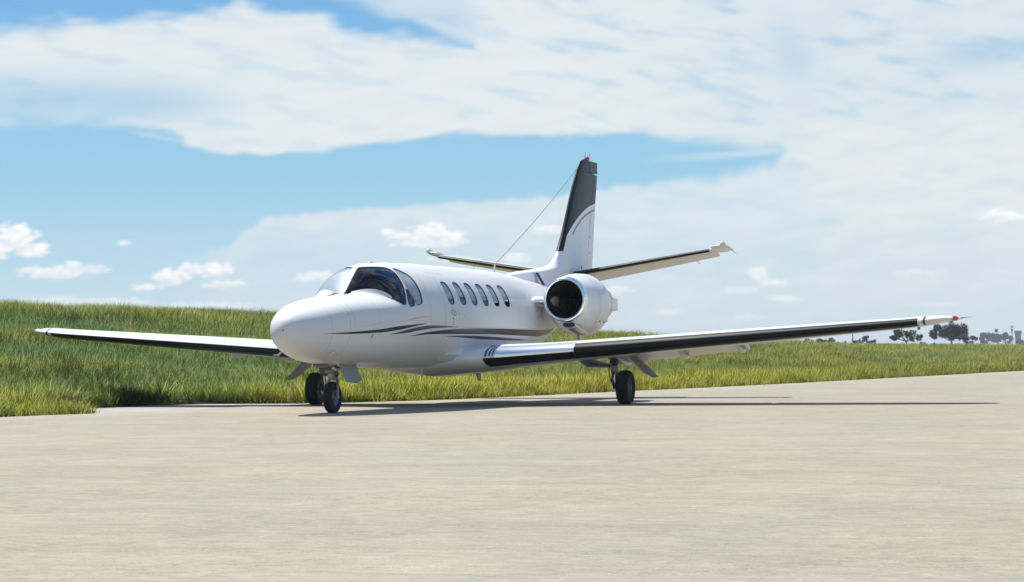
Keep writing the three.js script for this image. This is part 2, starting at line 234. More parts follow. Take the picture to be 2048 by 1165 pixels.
// --- windows as outlines on the skin: stations and angles
const RW = 0.8;
const windowShapes = [];
{
  const smooth = (p, k = 2) => { for (let i = 0; i < k; i++) { const q = []; p.forEach((a, j) => { const b = p[(j + 1) % p.length]; q.push([a[0] * .75 + b[0] * .25, a[1] * .75 + b[1] * .25], [a[0] * .25 + b[0] * .75, a[1] * .25 + b[1] * .75]); }); p = q; } return p; };
  const pane = [[2.0, .085], [2.0, .12], [2.239, .094], [2.50, .072], [2.545, .07], [2.555, .10], [2.613, .212], [2.761, .332], [2.904, .407], [2.955, .523], [2.888, .716], [2.812, .911], [2.706, 1.122], [2.668, 1.227], [2.63, 1.275], [2.58, 1.268], [2.503, 1.200], [2.393, 1.068], [2.283, .920], [2.191, .755], [2.093, .482], [2.03, .25]];
  const side = [[3.09, .46], [3.13, .47], [3.218, .515], [3.334, .700], [3.318, .932], [3.252, 1.206], [3.215, 1.30], [3.08, 1.325], [2.995, 1.325], [2.956, 1.214], [2.916, 1.078], [2.912, .924], [2.975, .664]];
  const vent = [[2.855, .985], [2.905, 1.09], [2.930, 1.24], [2.912, 1.325], [2.84, 1.335], [2.748, 1.332], [2.738, 1.24], [2.80, 1.10]];
  const rr = (cx, ct, a, b, r) => { const p = []; for (const [sx, sy, a0] of [[1, 1, 0], [-1, 1, 90], [-1, -1, 180], [1, -1, 270]]) for (let k = 0; k <= 6; k++) { const t = (a0 + k * 15) * Math.PI / 180; p.push([cx + sx * (a - r) + Math.cos(t) * r, (ct * RW + sy * (b - r) + Math.sin(t) * r) / RW]); } return p; };
  for (const s of [1, -1]) {
    const put = (p, name, mat, shade) => windowShapes.push({ name, mat, shade, p: p.map(([x, t]) => [x, s * t * RW]) });
    put(smooth(pane, 1), 'windshield_pane', M.glass, s < 0 ? 9 : 0); put(smooth(side, 1), 'cockpit_side_window', M.tint, 9); put(smooth(vent, 1), 'vent_window', M.tint);
    for (let i = 0; i < 6; i++) put(rr(4.445 + i * .512, 1.10, .115, .182, .075), 'cabin_window', M.tint, [1.20, 1.16, 1.24, 1.20, 1.26, 1.18][i]);
  }
  for (const w of windowShapes) { w.bb = [Math.min(...w.p.map((q) => q[0])), Math.max(...w.p.map((q) => q[0])), Math.min(...w.p.map((q) => q[1])), Math.max(...w.p.map((q) => q[1]))]; }
}
function sdf(w, x, y) { let d = 1e9, ins = false; const p = w.p; for (let i = 0, j = p.length - 1; i < p.length; j = i++) { const [ax, ay] = p[j], [bx, by] = p[i], ex = bx - ax, ey = by - ay, t = clamp(((x - ax) * ex + (y - ay) * ey) / (ex * ex + ey * ey + 1e-12), 0, 1), dx = x - ax - ex * t, dy = y - ay - ey * t; d = Math.min(d, dx * dx + dy * dy); if ((ay > y) !== (by > y) && x < ((bx - ax) * (y - ay)) / (by - ay) + ax) ins = !ins; } return (ins ? -1 : 1) * Math.sqrt(d); }
{
  const xs = []; for (let k = 0; k <= 26; k++) xs.push(X0 + .0002 + .36 * (k / 26) ** 2);
  const fill = (a, b, h) => { const n = Math.ceil((b - a) / h); for (let i = 1; i <= n; i++) xs.push(a + ((b - a) * i) / n); };
  fill(.34, 1.9, .04); fill(1.9, 3.45, .0125); fill(3.45, 4.25, .04); fill(4.25, 7.2, .018); fill(7.2, XE, .06);
  const NT = 288, SEAL = .014, bufs = { skin: [], liner: [], win: windowShapes.map(() => []), seal: windowShapes.map(() => []), shade: windowShapes.map(() => []) };
  const field = (X, t) => { let f = 9, k = -1; if (X > 1.9 && X < 7.5) windowShapes.forEach((w, i) => { const y = t * RW; if (X < w.bb[0] - .06 || X > w.bb[1] + .06 || y < w.bb[2] - .06 || y > w.bb[3] + .06) return; const d = sdf(w, X, y); if (d < f) { f = d; k = i; } }); return [f, k]; };
  const vert = (X, t) => { const [f, k] = field(X, t); return { X, t, f, k }; };
  const cut = (a, b, v) => { const q = (v - a.f) / (b.f - a.f); return { X: lerp(a.X, b.X, q), t: lerp(a.t, b.t, q), f: v, k: a.k >= 0 ? a.k : b.k }; };
  const clip = (poly, v, above) => { const out = []; poly.forEach((a, i) => { const b = poly[(i + 1) % poly.length], ia = above ? a.f >= v : a.f <= v, ib = above ? b.f >= v : b.f <= v; if (ia) out.push(a); if (ia !== ib) out.push(cut(a, b, v)); }); return out; };
  const cache = (a, off) => { const key = 'p' + off; if (!a[key]) { const p = fusP(a.X, a.t), n = a.n ??= fusN(a.X, a.t); a[key] = [p[0] + n[0] * off, p[1] + n[1] * off, p[2] + n[2] * off]; } return a[key]; };
  const emit = (buf, poly, off) => { for (let i = 1; i < poly.length - 1; i++) for (const a of [poly[0], poly[i], poly[i + 1]]) { cache(a, off); buf.push([a, off]); } };
  const grid = xs.map((X) => { const row = []; for (let j = 0; j <= NT; j++) row.push(vert(X, -Math.PI + (2 * Math.PI * j) / NT)); return row; });
  for (let i = 0; i < xs.length - 1; i++) for (let j = 0; j < NT; j++) {
    const q = [grid[i][j], grid[i][j + 1], grid[i + 1][j + 1], grid[i + 1][j]];
    for (const tri of [[q[0], q[1], q[2]], [q[0], q[2], q[3]]]) {
      if (tri.every((a) => a.f > SEAL)) { emit(bufs.skin, tri, 0); if (tri[0].X > 1.72 && tri[0].X < 8) emit(bufs.liner, tri, -.045); continue; }
      const k = tri.reduce((b, a) => (a.f < b.f ? a : b)).k;
      const s = clip(tri, SEAL, true), m = clip(clip(tri, SEAL, false), 0, true), w = clip(tri, 0, false);
      if (s.length > 2) { emit(bufs.skin, s, 0); emit(bufs.liner, s, -.045); }
      if (m.length > 2) emit(bufs.seal[k], m, .003);
      if (w.length > 2) { emit(bufs.win[k], w, -.003); const ws = windowShapes[k]; if (ws.shade && Math.abs(tri[0].t) < ws.shade) emit(bufs.shade[k], w, -.012); }
    }
  }
  const geo = (buf) => { const pos = new Float32Array(buf.length * 3), nor = new Float32Array(buf.length * 3), uv = new Float32Array(buf.length * 2); buf.forEach(([a, off], i) => { const p = a['p' + off], n = a.n; pos.set([p[1], p[2], G0 - p[0]], i * 3); nor.set([n[1], n[2], -n[0]], i * 3); uv.set([a.X / 14, .5 + a.t / (2 * Math.PI)], i * 2); }); const g = new THREE.BufferGeometry(); g.setAttribute('position', new THREE.BufferAttribute(pos, 3)); g.setAttribute('normal', new THREE.BufferAttribute(nor, 3)); g.setAttribute('uv', new THREE.BufferAttribute(uv, 2)); return g; };
  const fus = add('fuselage', geo(bufs.skin), M.fuselage, jet);
  add('cabin_liner', geo(bufs.liner), M.liner, fus);
  windowShapes.forEach((w, i) => { const o = add(w.name, geo(bufs.win[i]), w.mat, jet); add('window_seal', geo(bufs.seal[i]), M.seal, o); if (bufs.shade[i].length) add(w.name === 'cabin_window' ? 'window_shade' : 'sunshade', geo(bufs.shade[i]), w.name === 'windshield_pane' ? M.screen : M.shade, o); });
}
// --- cockpit
{
  const sec = (X, off) => { const p = []; for (let j = 0; j < 48; j++) { const q = fusP(X, (j / 48) * 2 * Math.PI, off); p.push(V(...q)); } return p; };
  add('cockpit_bulkhead', loft([sec(3.9, -.06), sec(3.94, -.06)], { crease: .3 }), M.liner, jet);
  const dash = loft([[V(2.30, -.55, 1.10), V(2.30, .55, 1.10), V(2.30, .50, 1.50), V(2.30, -.50, 1.50)], [V(2.52, -.62, 1.05), V(2.52, .62, 1.05), V(2.62, .60, 1.53), V(2.62, -.60, 1.53)]], { crease: .3 });
  const ip = add('instrument_panel', dash, M.panel, jet);
  for (const y of [-.38, -.13, .13, .38]) add('display', plate([V(2.585, y - .1, 1.22), V(2.585, y + .1, 1.22), V(2.60, y + .1, 1.42), V(2.60, y - .1, 1.42)], .01), M.black, ip);
  for (const s of [1, -1]) {
    const seat = new THREE.Group(); seat.name = 'pilot_seat'; jet.add(seat);
    const bx = (x0, x1, y, w, z0, z1, r) => { const g = new RoundedBoxGeometry(w, z1 - z0, x1 - x0, 3, r); g.translate(y, (z0 + z1) / 2, G0 - (x0 + x1) / 2); return g; };
    add('seat_cushion', bx(2.95, 3.4, s * .36, .46, 1.0, 1.14, .05), M.seat, seat); const b = bx(3.38, 3.5, s * .36, .46, 1.08, 1.72, .05); add('seat_back', b, M.seat, seat); add('headrest', bx(3.40, 3.5, s * .36, .26, 1.74, 1.93, .04), M.seat, seat);
    add('control_yoke', strip([bar(V(2.6, s * .36, 1.24), V(2.78, s * .36, 1.27), .018), bar(V(2.78, s * .36 - .14, 1.36), V(2.78, s * .36 - .1, 1.22), .014), bar(V(2.78, s * .36 + .14, 1.36), V(2.78, s * .36 + .1, 1.22), .014), bar(V(2.78, s * .36 - .1, 1.23), V(2.78, s * .36 + .1, 1.23), .014)]), M.black, jet);
  }
  add('cockpit_floor', plate([V(2.0, -.55, .98), V(2.0, .55, .98), V(8, .6, .98), V(8, -.6, .98)], .02), M.liner, jet);
}
// --- air ducts at the foot of each windshield pane, wipers of warm air
for (const s of [1, -1]) {
  const rows = []; const N = 14;
  for (let i = 0; i <= N; i++) { const u = i / N, t0 = lerp(.30, 1.05, u), xw = lerp(2.06, 2.40, u ** 1.15) - .012 + .04 * u, ring = []; const w = lerp(.30, .13, u), h = .034 * Math.pow(Math.sin(Math.PI * clamp(u * .86 + .10, 0, 1)), .25) * (1 - u ** 5);
    for (let k = 0; k <= 8; k++) { const q = k / 8, X = xw - w + w * q, hh = h * sstep(0, .75, q); const p = fusP(X, s * lerp(t0 + .10 * (1 - q), t0, q)), n = [0, Math.sin(s * t0) * .6, .8]; ring.push(V(p[0], p[1] + n[1] * hh, p[2] + n[2] * hh + .002)); }
    for (let k = 8; k >= 0; k--) { const q = k / 8, X = xw - w + w * q, p = fusP(X, s * lerp(t0 + .10 * (1 - q), t0, q)); ring.push(V(p[0], p[1], p[2] - .02)); }
    rows.push(ring); }
  add('windshield_air_duct', loft(rows, { crease: .6 }), M.white, jet);
}
// --- lifting surfaces: sections along a span
const af = (x, tk) => 5 * tk * (.2969 * Math.sqrt(x) - .126 * x - .3516 * x * x + .2843 * x ** 3 - .1036 * x ** 4);
function surf(sp, sec, map) { // sec(span) -> {le, te, z, tk, inc, cam}
  const pt = (span, xc, up, off = 0, defl = 0, hx = 1, all = false) => {
    const q = sec(span), c = q.te - q.le, cam = (q.cam ?? 0) * 4 * xc * (1 - xc); let x = xc, y = cam + up * af(clamp(xc, 0, 1), q.tk);
    if (off) { const e = 1e-3, xa = Math.max(xc - e, 0), xb = Math.min(xc + e, 1), dx = xb - xa, dy = up * (af(xb, q.tk) - af(xa, q.tk)), l = Math.hypot(dx, dy) || 1; x += (-dy * up) / l * (up * up) * (off / c); y += (dx * up) / l * (off / c); }
    if (defl && (all || x > hx)) { const ca = Math.cos(defl), sa = Math.sin(defl), X = x - hx; x = hx + X * ca + y * sa; y = y * ca - X * sa; }
    const si = Math.sin(q.inc ?? 0), ci = Math.cos(q.inc ?? 0);
    return map(q.le + c * (x * ci + y * si), span, (q.z ?? 0) + c * (y * ci - x * si));
  };
  const ring = (span, xa, xb, defl, hx = xa, all = false, n = 16) => { const r = [], f = (k) => { const t = k / n; return xa + (xb - xa) * (xa === 0 ? t * t : t); }; for (let k = n; k > 0; k--) r.push(pt(span, f(k), 1, 0, defl, hx, all)); r.push(pt(span, f(0), 1, 0, defl, hx, all)); if (xa > 0) r.push(pt(span, f(0), -1, 0, defl, hx, all)); for (let k = 1; k <= n; k++) r.push(pt(span, f(k), -1, 0, defl, hx, all)); return r; };
  const spans = (a, b, h) => { const n = Math.max(1, Math.ceil((b - a) / h)); return [...Array(n + 1)].map((_, i) => a + ((b - a) * i) / n); };
  const panel = (a, b, xa, xb, defl = 0, h = .12, crease = .6, hx = xa, all = false) => loft(spans(a, b, h).map((s) => ring(s, xa, xb, defl, hx, all)), { crease });
  // a skin of rubber or metal round the nose: from xu on top to xl below (a negative start lies on the other side)
  const sheath = (a, b, u0, u1, h = .12, o1 = .005) => loft(spans(a, b, h).map((s) => { const N = 22, o = [], i = []; for (let k = 0; k <= N; k++) { const w = lerp(u0, u1, k / N), x = w * w, up = w >= 0 ? 1 : -1; o.push(pt(s, x, up, o1)); i.push(pt(s, x, up, -.002)); } return [...o, ...i.reverse()]; }), { crease: .5 });
  return { pt, ring, panel, sheath, spans };
}
const wLE = pchip([[0, 4.72], [.7, 4.98], [.95, 5.22], [1.25, 5.5], [1.7, 5.78], [2.2, 6.0], [2.8, 6.14], [5, 6.44], [7.45, 6.76], [7.62, 6.80], [7.8, 6.90], [7.95, 7.08], [8.03, 7.3]]), wTE = pchip([[0, 8.4], [.8, 8.36], [7.45, 8.02], [7.8, 7.98], [8.03, 7.75]]), wTK = pchip([[0, .125], [1.5, .13], [2.8, .142], [7.3, .128], [7.62, .12], [7.9, .08], [8.03, .02]]);
const wingSec = (y) => ({ le: wLE(y), te: wTE(y), z: .715 + .071 * y + .02 * sstep(7.2, 8, y), tk: wTK(y), inc: lerp(.045, .012, clamp(y / 7.5, 0, 1)), cam: .012 });
for (const s of [1, -1]) {
  const w = surf(8, wingSec, (x, y, z) => V(x, s * y, z));
  const wing = new THREE.Group(); wing.name = 'wing'; jet.add(wing); wing.userData.label = s > 0 ? 'port wing with red tip light' : 'starboard wing over the grass';
  add('wing_skin', strip([w.panel(0, 2.22, 0, 1), w.panel(2.22, 4.55, 0, .715), w.panel(4.55, 7.34, 0, .755), w.panel(7.34, 7.47, 0, 1)]), M.white, wing);
  add('wing_tip', w.panel(7.47, 8.03, 0, 1, 0, .035, .9), M.white, wing);
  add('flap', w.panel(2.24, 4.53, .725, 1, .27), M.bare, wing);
  add('aileron', w.panel(4.58, 7.32, .765, 1, .03), M.white, wing);
  const hi = s > 0 ? .235 : .04;
  add('deice_boot', w.sheath(2.22, 7.47, -.34, hi), M.boot, wing);
  add('deice_boot', w.sheath(.98, 2.215, -.34, -.05), M.boot, wing);
  add('polished_leading_edge', w.sheath(1.12, 2.215, -.049, .30), M.edge, wing);
    if (s > 0) for (const [a, b] of [[1.0, 1.025], [1.05, 1.07], [1.09, 1.105]]) add('root_stripe', w.sheath(a, b, .0, .36, .1, .004), M.navy, wing);
  // flap track fairings, fuel cap band, tip light, static wicks
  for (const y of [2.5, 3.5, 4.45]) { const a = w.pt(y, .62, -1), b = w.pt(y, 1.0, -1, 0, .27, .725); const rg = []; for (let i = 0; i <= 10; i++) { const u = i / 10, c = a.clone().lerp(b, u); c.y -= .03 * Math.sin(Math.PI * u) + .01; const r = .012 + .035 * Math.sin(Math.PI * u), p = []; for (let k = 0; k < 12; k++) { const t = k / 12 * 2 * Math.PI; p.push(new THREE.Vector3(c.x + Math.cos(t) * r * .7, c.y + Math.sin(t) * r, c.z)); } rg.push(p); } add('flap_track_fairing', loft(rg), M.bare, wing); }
  add('tip_band', w.sheath(7.55, 7.585, -.36, .36, .1, .004), s > 0 ? M.seal : M.black, wing);
  { const c = w.pt(7.965, .10, 1), g = new THREE.SphereGeometry(1, 20, 14); g.scale(s > 0 ? .075 : .045, .042, .10); c.y -= .018; g.translate(c.x, c.y, c.z); add('navigation_light', g, s > 0 ? M.red : M.clear, wing); const h = new THREE.SphereGeometry(.024, 14, 10); h.translate(c.x - s * .02, c.y + .008, c.z + .088); add('light_lens', h, M.clear, wing); }
  for (const y of [6.6, 7.2]) { const p = w.pt(y, 1, 1); add('static_wick', bar(p, p.clone().add(new THREE.Vector3(0, -.01, -.16)), .005, .002, 6), M.black, wing); }
  if (s > 0) { const p = w.pt(8.01, .5, 1); add('static_wick', bar(p, p.clone().add(new THREE.Vector3(s * .20, .012, -.03)), .008, .002, 6), M.steel, wing); }
}
// --- root fairing that wraps the wing joint and the belly
{
  const rg = []; for (let i = 0; i <= 40; i++) { const u = i / 40, X = lerp(4.45, 9.5, u), k = Math.pow(Math.sin(Math.PI * Math.pow(u, .85)), .55), p = []; const hw = lerp(.3, .93, k), zb = lerp(.74, .592, k), zt = lerp(.86, 1.10, k); const zm = .82; for (let j = 0; j < 40; j++) { const t = (j / 40) * 2 * Math.PI, sn = Math.sin(t), c = Math.cos(t), h = c > 0 ? zt - zm : zm - zb, n = 2.1, r = Math.pow(Math.pow(Math.abs(sn) / hw, n) + Math.pow(Math.abs(c) / h, n), -1 / n); p.push(V(X, sn * r, zm + c * r)); } rg.push(p); }
  add('wing_root_fairing', loft(rg, { crease: .9 }), M.white, jet);
}
// --- fin and rudder, dark at the top with a pale arc
const finTex = (() => {
  const W = 1024, H = 1024, cv = document.createElement('canvas'); cv.width = W; cv.height = H; const g = cv.getContext('2d'); // X 9..15, Z 1.8..4.8
  const u = (X) => ((X - 9) / 6) * W, v = (Z) => (1 - (Z - 1.8) / 3) * H;
  g.fillStyle = '#e3e4e5'; g.fillRect(0, 0, W, H);
  const arc = (dz) => { g.moveTo(u(12.12), v(2.74 + dz)); g.bezierCurveTo(u(12.5), v(3.12 + dz), u(13.2), v(3.60 + dz), u(14.6), v(3.71 + dz)); };
  g.fillStyle = '#23272b'; g.beginPath(); arc(0); g.lineTo(u(15), v(4.8)); g.lineTo(u(11.5), v(4.8)); g.lineTo(u(11.7), v(2.7)); g.closePath(); g.fill();
  g.strokeStyle = '#8c9298'; g.lineWidth = 13; g.beginPath(); g.moveTo(u(12.66), v(3.02)); g.bezierCurveTo(u(13.0), v(3.27), u(13.5), v(3.50), u(14.6), v(3.58)); g.stroke();
  g.strokeStyle = '#e8eaec'; g.lineWidth = 12; g.beginPath(); arc(-.02); g.stroke();
  const r = rng(3); for (let i = 0; i < 500; i++) { g.fillStyle = `rgba(120,122,124,${.02 + r() * .05})`; g.beginPath(); g.ellipse(r() * W, r() * H, 2 + r() * 10, 2 + r() * 16, 0, 0, 7); g.fill(); }
  g.fillStyle = '#101214'; g.fillRect(u(13.55), v(3.86), 22, 6); g.fillStyle = '#6d7680'; g.beginPath(); g.ellipse(u(13.2), v(2.42), 9, 14, -.4, 0, 7); g.fill(); g.fillStyle = '#262626'; for (const z of [2.75, 3.05, 3.35]) g.fillRect(u(13.86), v(z), 5, 16);
  const t = new THREE.CanvasTexture(cv); t.colorSpace = THREE.SRGBColorSpace; t.magFilter = THREE.LinearFilter; return t;
})();
M.fin = phy({ name: 'fin_paint', map: finTex, roughness: .5, clearcoat: .12, clearcoatRoughness: .1, specularIntensity: .5 });
const finUV = (g) => { const p = g.attributes.position, uv = new Float32Array(p.count * 2); for (let i = 0; i < p.count; i++) uv.set([(G0 - p.getZ(i) - 9) / 6, (p.getY(i) - 1.8) / 3], i * 2); g.setAttribute('uv', new THREE.BufferAttribute(uv, 2)); return g; };
{
  const le = pchip([[1.9, 9.0], [2.16, 9.15], [2.24, 9.6], [2.30, 10.4], [2.36, 11.1], [2.42, 11.5], [2.50, 11.74], [2.60, 11.90], [2.70, 12.02], [4.40, 13.385], [4.46, 13.5], [4.5, 13.75]]), te = pchip([[1.9, 14.02], [2.36, 14.10], [3.57, 14.33], [4.46, 14.51], [4.5, 14.5]]);
  const ht = pchip([[1.9, .25], [2.5, .18], [3.4, .12], [4.40, .07], [4.5, .02]]);   // half thickness in metres
  const sec = (z) => ({ le: le(z), te: te(z), z: 0, tk: (2 * ht(z)) / (te(z) - le(z)) * .62 });
  const f = surf(0, sec, (x, z, y) => V(x, y, z));
  const hx = (z) => { const c = sec(z); const X = z > 4.24 ? lerp(13.85, 13.92, (z - 4.24) / .24) : lerp(13.47, 14.20, (z - 2.0) / 2.2); return (X - c.le) / (c.te - c.le); };
  const piece = (za, zb, aft, h = .06) => { const n = Math.max(1, Math.ceil((zb - za) / h)), rg = []; for (let i = 0; i <= n; i++) { const z = za + ((zb - za) * i) / n, q = hx(z), c = sec(z), gap = .012 / (c.te - c.le); rg.push(aft ? f.ring(z, q + gap, 1, 0) : f.ring(z, 0, q - gap, 0)); } return finUV(loft(rg, { crease: .6 })); };
  const fin = add('tail_fin', strip2([piece(1.9, 4.238, false, .02), piece(4.242, 4.5, false, .02)]), M.fin, jet);
  add('rudder', strip2([piece(2.02, 4.228, true), piece(4.25, 4.47, true)]), M.fin, fin);
  add('deice_boot', f.sheath(2.69, 4.40, -.24, .24, .06), M.boot, fin);
  add('hinge_post', bar(V(13.45, 0, 1.95), V(14.19, 0, 4.22), .02), M.black, fin);
  const b = new THREE.SphereGeometry(.05, 16, 10); b.scale(1, 1.1, 1.4); b.translate(0, 4.50, G0 - 13.86); add('beacon', b, M.red, jet);
  for (const [x, z] of [[14.48, 4.30], [14.40, 3.98]]) add('static_wick', bar(V(x, 0, z), V(x + .17, 0, z - .02), .005, .002, 6), M.black, fin);
  for (const x of [13.72, 13.98]) add('static_wick', bar(V(x, 0, 4.5), V(x + .05, 0, 4.64), .005, .002, 6), M.black, fin);
  // intake grille at the foot of the fin, port side
  add('air_inlet', plate([V(10.26, .175, 2.24), V(10.38, .17, 2.24), V(10.50, .25, 2.03), V(10.38, .26, 2.03)], .02), M.black, fin);
}
function strip2(gs) { return mergeGeometries(gs); }
// --- tailplane
for (const s of [1, -1]) {
  const le = pchip([[0, 12.38], [.2, 12.42], [2.70, 12.82], [2.84, 12.86], [2.92, 12.98]]), te = pchip([[0, 13.62], [2.88, 13.56], [2.92, 13.5]]);
  const t = surf(0, (y) => ({ le: le(y), te: te(y), z: 2.255 + .158 * y, tk: y > 2.84 ? .07 : .10, inc: -.02 }), (x, y, z) => V(x, s * y, z));
  const st = new THREE.Group(); st.name = 'tailplane'; jet.add(st);
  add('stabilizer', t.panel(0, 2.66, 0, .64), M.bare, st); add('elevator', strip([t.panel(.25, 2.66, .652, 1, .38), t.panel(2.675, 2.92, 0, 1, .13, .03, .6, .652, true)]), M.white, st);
  add('deice_boot', t.sheath(.16, 2.64, -.26, .26), M.boot, st);
  { const rg = []; for (let i = 0; i <= 8; i++) { const u = i / 8, c = t.pt(2.86, lerp(.0, .42, u), 1, 0, .13, .652, true); c.z += .06 * (1 - u); c.y += .015; const r = .006 + .028 * Math.sin(Math.PI * Math.min(1, u * .8 + .15)), p = []; for (let k = 0; k < 10; k++) { const a = k / 10 * 2 * Math.PI; p.push(new THREE.Vector3(c.x + Math.cos(a) * r, c.y + Math.sin(a) * r * 1.4, c.z)); } rg.push(p); } add('balance_horn', loft(rg), M.white, st); }
  for (const y of [2.2, 2.88]) { const p = t.pt(y, 1, 1, 0, y > 2.6 ? .13 : .38, .652); add('static_wick', bar(p, p.clone().add(new THREE.Vector3(s * .04, -.05, -.16)), .006, .003, 6), M.black, st); }
}
// --- engines
for (const s of [1, -1]) {
  const en = new THREE.Group(); en.name = 'engine'; jet.add(en);
  const yc = 1.25, YC = (X) => 1.32 - .06 * (X - 8.3), ringAt = (X, ry, rz, z, dy = 0, n = 56) => { const p = []; for (let k = 0; k < n; k++) { const t = (k / n) * 2 * Math.PI; p.push(V(X, s * (YC(X) + dy + Math.sin(t) * ry), z + Math.cos(t) * rz)); } return p; };
  const NC = pchip([[8.44, .372], [8.7, .430], [9.1, .475], [9.5, .472], [9.8, .44], [10.2, .35], [10.45, .30]]), NZ = pchip([[8.44, .378], [8.7, .445], [9.1, .520], [9.5, .535], [9.8, .505], [10.2, .39], [10.45, .31]]), CZ = pchip([[8.44, 1.715], [9.1, 1.655], [9.6, 1.645], [10.1, 1.665], [10.45, 1.68]]);
  const rg = []; for (let i = 0; i <= 44; i++) { const X = lerp(8.44, 10.45, i / 44); rg.push(ringAt(X, NC(X), NZ(X), CZ(X))); }
  add('nacelle', loft(rg, { caps: false, crease: 1.2 }), M.white, en);
  // lip of polished metal, from outside round to the throat
  const lip = []; for (let i = 0; i <= 16; i++) { const a = lerp(-.35, Math.PI * .96, i / 16), X = 8.335 + .07 - Math.sin(a + .2) * .10 + (i === 0 ? .02 : 0), r = .336 + Math.cos(a) * .042; lip.push(ringAt(i === 0 ? 8.455 : X, i === 0 ? .378 : r, i === 0 ? .384 : r, lerp(1.718, 1.722, i / 16))); }
  add('intake_lip', loft(lip, { caps: false, crease: 1.2 }), M.polish, en);
  add('intake_duct', loft([ringAt(8.39, .295, .295, 1.722), ringAt(8.55, .288, .288, 1.722), ringAt(8.95, .30, .30, 1.72), ringAt(9.0, .02, .02, 1.72)], { caps: false, crease: .8 }), M.duct, en);
  const sp = new THREE.ConeGeometry(.085, .22, 24); sp.rotateX(Math.PI / 2); sp.translate(s * 1.287, 1.72, G0 - 8.80); add('spinner', sp, M.fan, en);
  const bl = []; for (let k = 0; k < 28; k++) { const a = (k / 28) * 2 * Math.PI, q = (r, d, x) => V(x, s * (1.285 + Math.sin(a + d) * r), 1.72 + Math.cos(a + d) * r); bl.push(loft([[q(.07, -.12, 8.90), q(.07, .12, 8.96), q(.07, .13, 8.965), q(.07, -.11, 8.905)], [q(.285, -.02, 8.88), q(.285, .10, 8.95), q(.285, .105, 8.955), q(.285, -.015, 8.885)]], { crease: .3 })); } add('fan_blades', strip(bl), M.fan, en);
  // exhaust with folded thrust-reverser buckets
  add('exhaust_nozzle', loft([ringAt(10.42, .29, .30, 1.68), ringAt(10.80, .245, .245, 1.685), ringAt(10.78, .225, .225, 1.685), ringAt(10.35, .21, .21, 1.68)], { caps: false, crease: .5 }), M.brushed, en);
  for (const a0 of [0, Math.PI]) { const sh = (X, r) => { const p = []; for (let k = 0; k <= 12; k++) { const t = a0 + lerp(-1.25, 1.25, k / 12); p.push(V(X, s * (YC(X) + Math.sin(t) * r), 1.685 + Math.cos(t) * r)); } for (let k = 12; k >= 0; k--) { const t = a0 + lerp(-1.25, 1.25, k / 12); p.push(V(X, s * (YC(X) + Math.sin(t) * (r - .02)), 1.685 + Math.cos(t) * (r - .02))); } return p; }; add('reverser_bucket', loft([sh(10.38, .325), sh(10.62, .308), sh(10.86, .255)], { crease: .5 }), M.brushed, en); }
  { const g = new RoundedBoxGeometry(.13, .22, .62, 3, .03); g.rotateY(s * .13); g.translate(s * (YC(10.55) + .285), 1.67, G0 - 10.52); add('reverser_fairing', g, M.brushed, en); }
  for (const z of [1.60, 1.74]) add('reverser_arm', bar(V(10.26, s * (YC(10.26) + .34), z), V(10.82, s * (YC(10.82) + .275), z), .02), M.steel, en);
  // pylon
  const py = surf(0, (y) => ({ le: lerp(8.36, 8.50, (y - .5) / .5), te: 10.3, z: 1.70, tk: .10, inc: 0 }), (x, y, z) => V(x, s * y, z)); add('pylon', py.panel(.5, 1.02, 0, 1), M.white, en); add('pylon_leading_edge', py.sheath(.76, .96, -.16, .16), M.polish, en);
  // scoop, drains, joints
  const sc = (X, w, h, z) => { const p = []; for (let k = 0; k < 16; k++) { const t = (k / 16) * 2 * Math.PI; p.push(V(X, s * (yc + .10 + Math.sin(t) * w), z + Math.cos(t) * h)); } return p; };
  add('oil_cooler_scoop', loft([sc(8.47, .12, .06, 1.30), sc(8.62, .135, .075, 1.27), sc(8.95, .14, .07, 1.20), sc(9.3, .08, .03, 1.15)], { crease: .6 }), M.brushed, en);
  add('scoop_mouth', loft([sc(8.455, .105, .048, 1.30), sc(8.467, .105, .048, 1.30)], { crease: .3 }), M.black, en);
  add('drain_mast', loft([[V(9.22, s * (yc + .04), 1.15), V(9.34, s * (yc + .04), 1.14), V(9.34, s * (yc - .02), 1.14), V(9.22, s * (yc - .02), 1.15)], [V(9.30, s * (yc + .03), 1.05), V(9.38, s * (yc + .03), 1.05), V(9.38, s * (yc - .01), 1.05), V(9.30, s * (yc - .01), 1.05)]], { crease: .3 }), M.bare, en);
  for (const X of [9.0, 9.95]) { const p = []; const e = .0025; add('panel_joint', loft([ringAt(X, NC(X) + e, NZ(X) + e, CZ(X)), ringAt(X + .006, NC(X + .006) + e, NZ(X + .006) + e, CZ(X + .006))], { caps: false }), M.doorGrey, en); }
  add('cowl_latch', strip([9.2, 9.5, 9.8].map((X) => { const g = new RoundedBoxGeometry(.012, .03, .07, 2, .004); g.translate(s * (YC(X) + NC(X) * Math.sin(2.15) + .002), CZ(X) + NZ(X) * Math.cos(2.15), G0 - X); return g; })), M.steel, en);
}
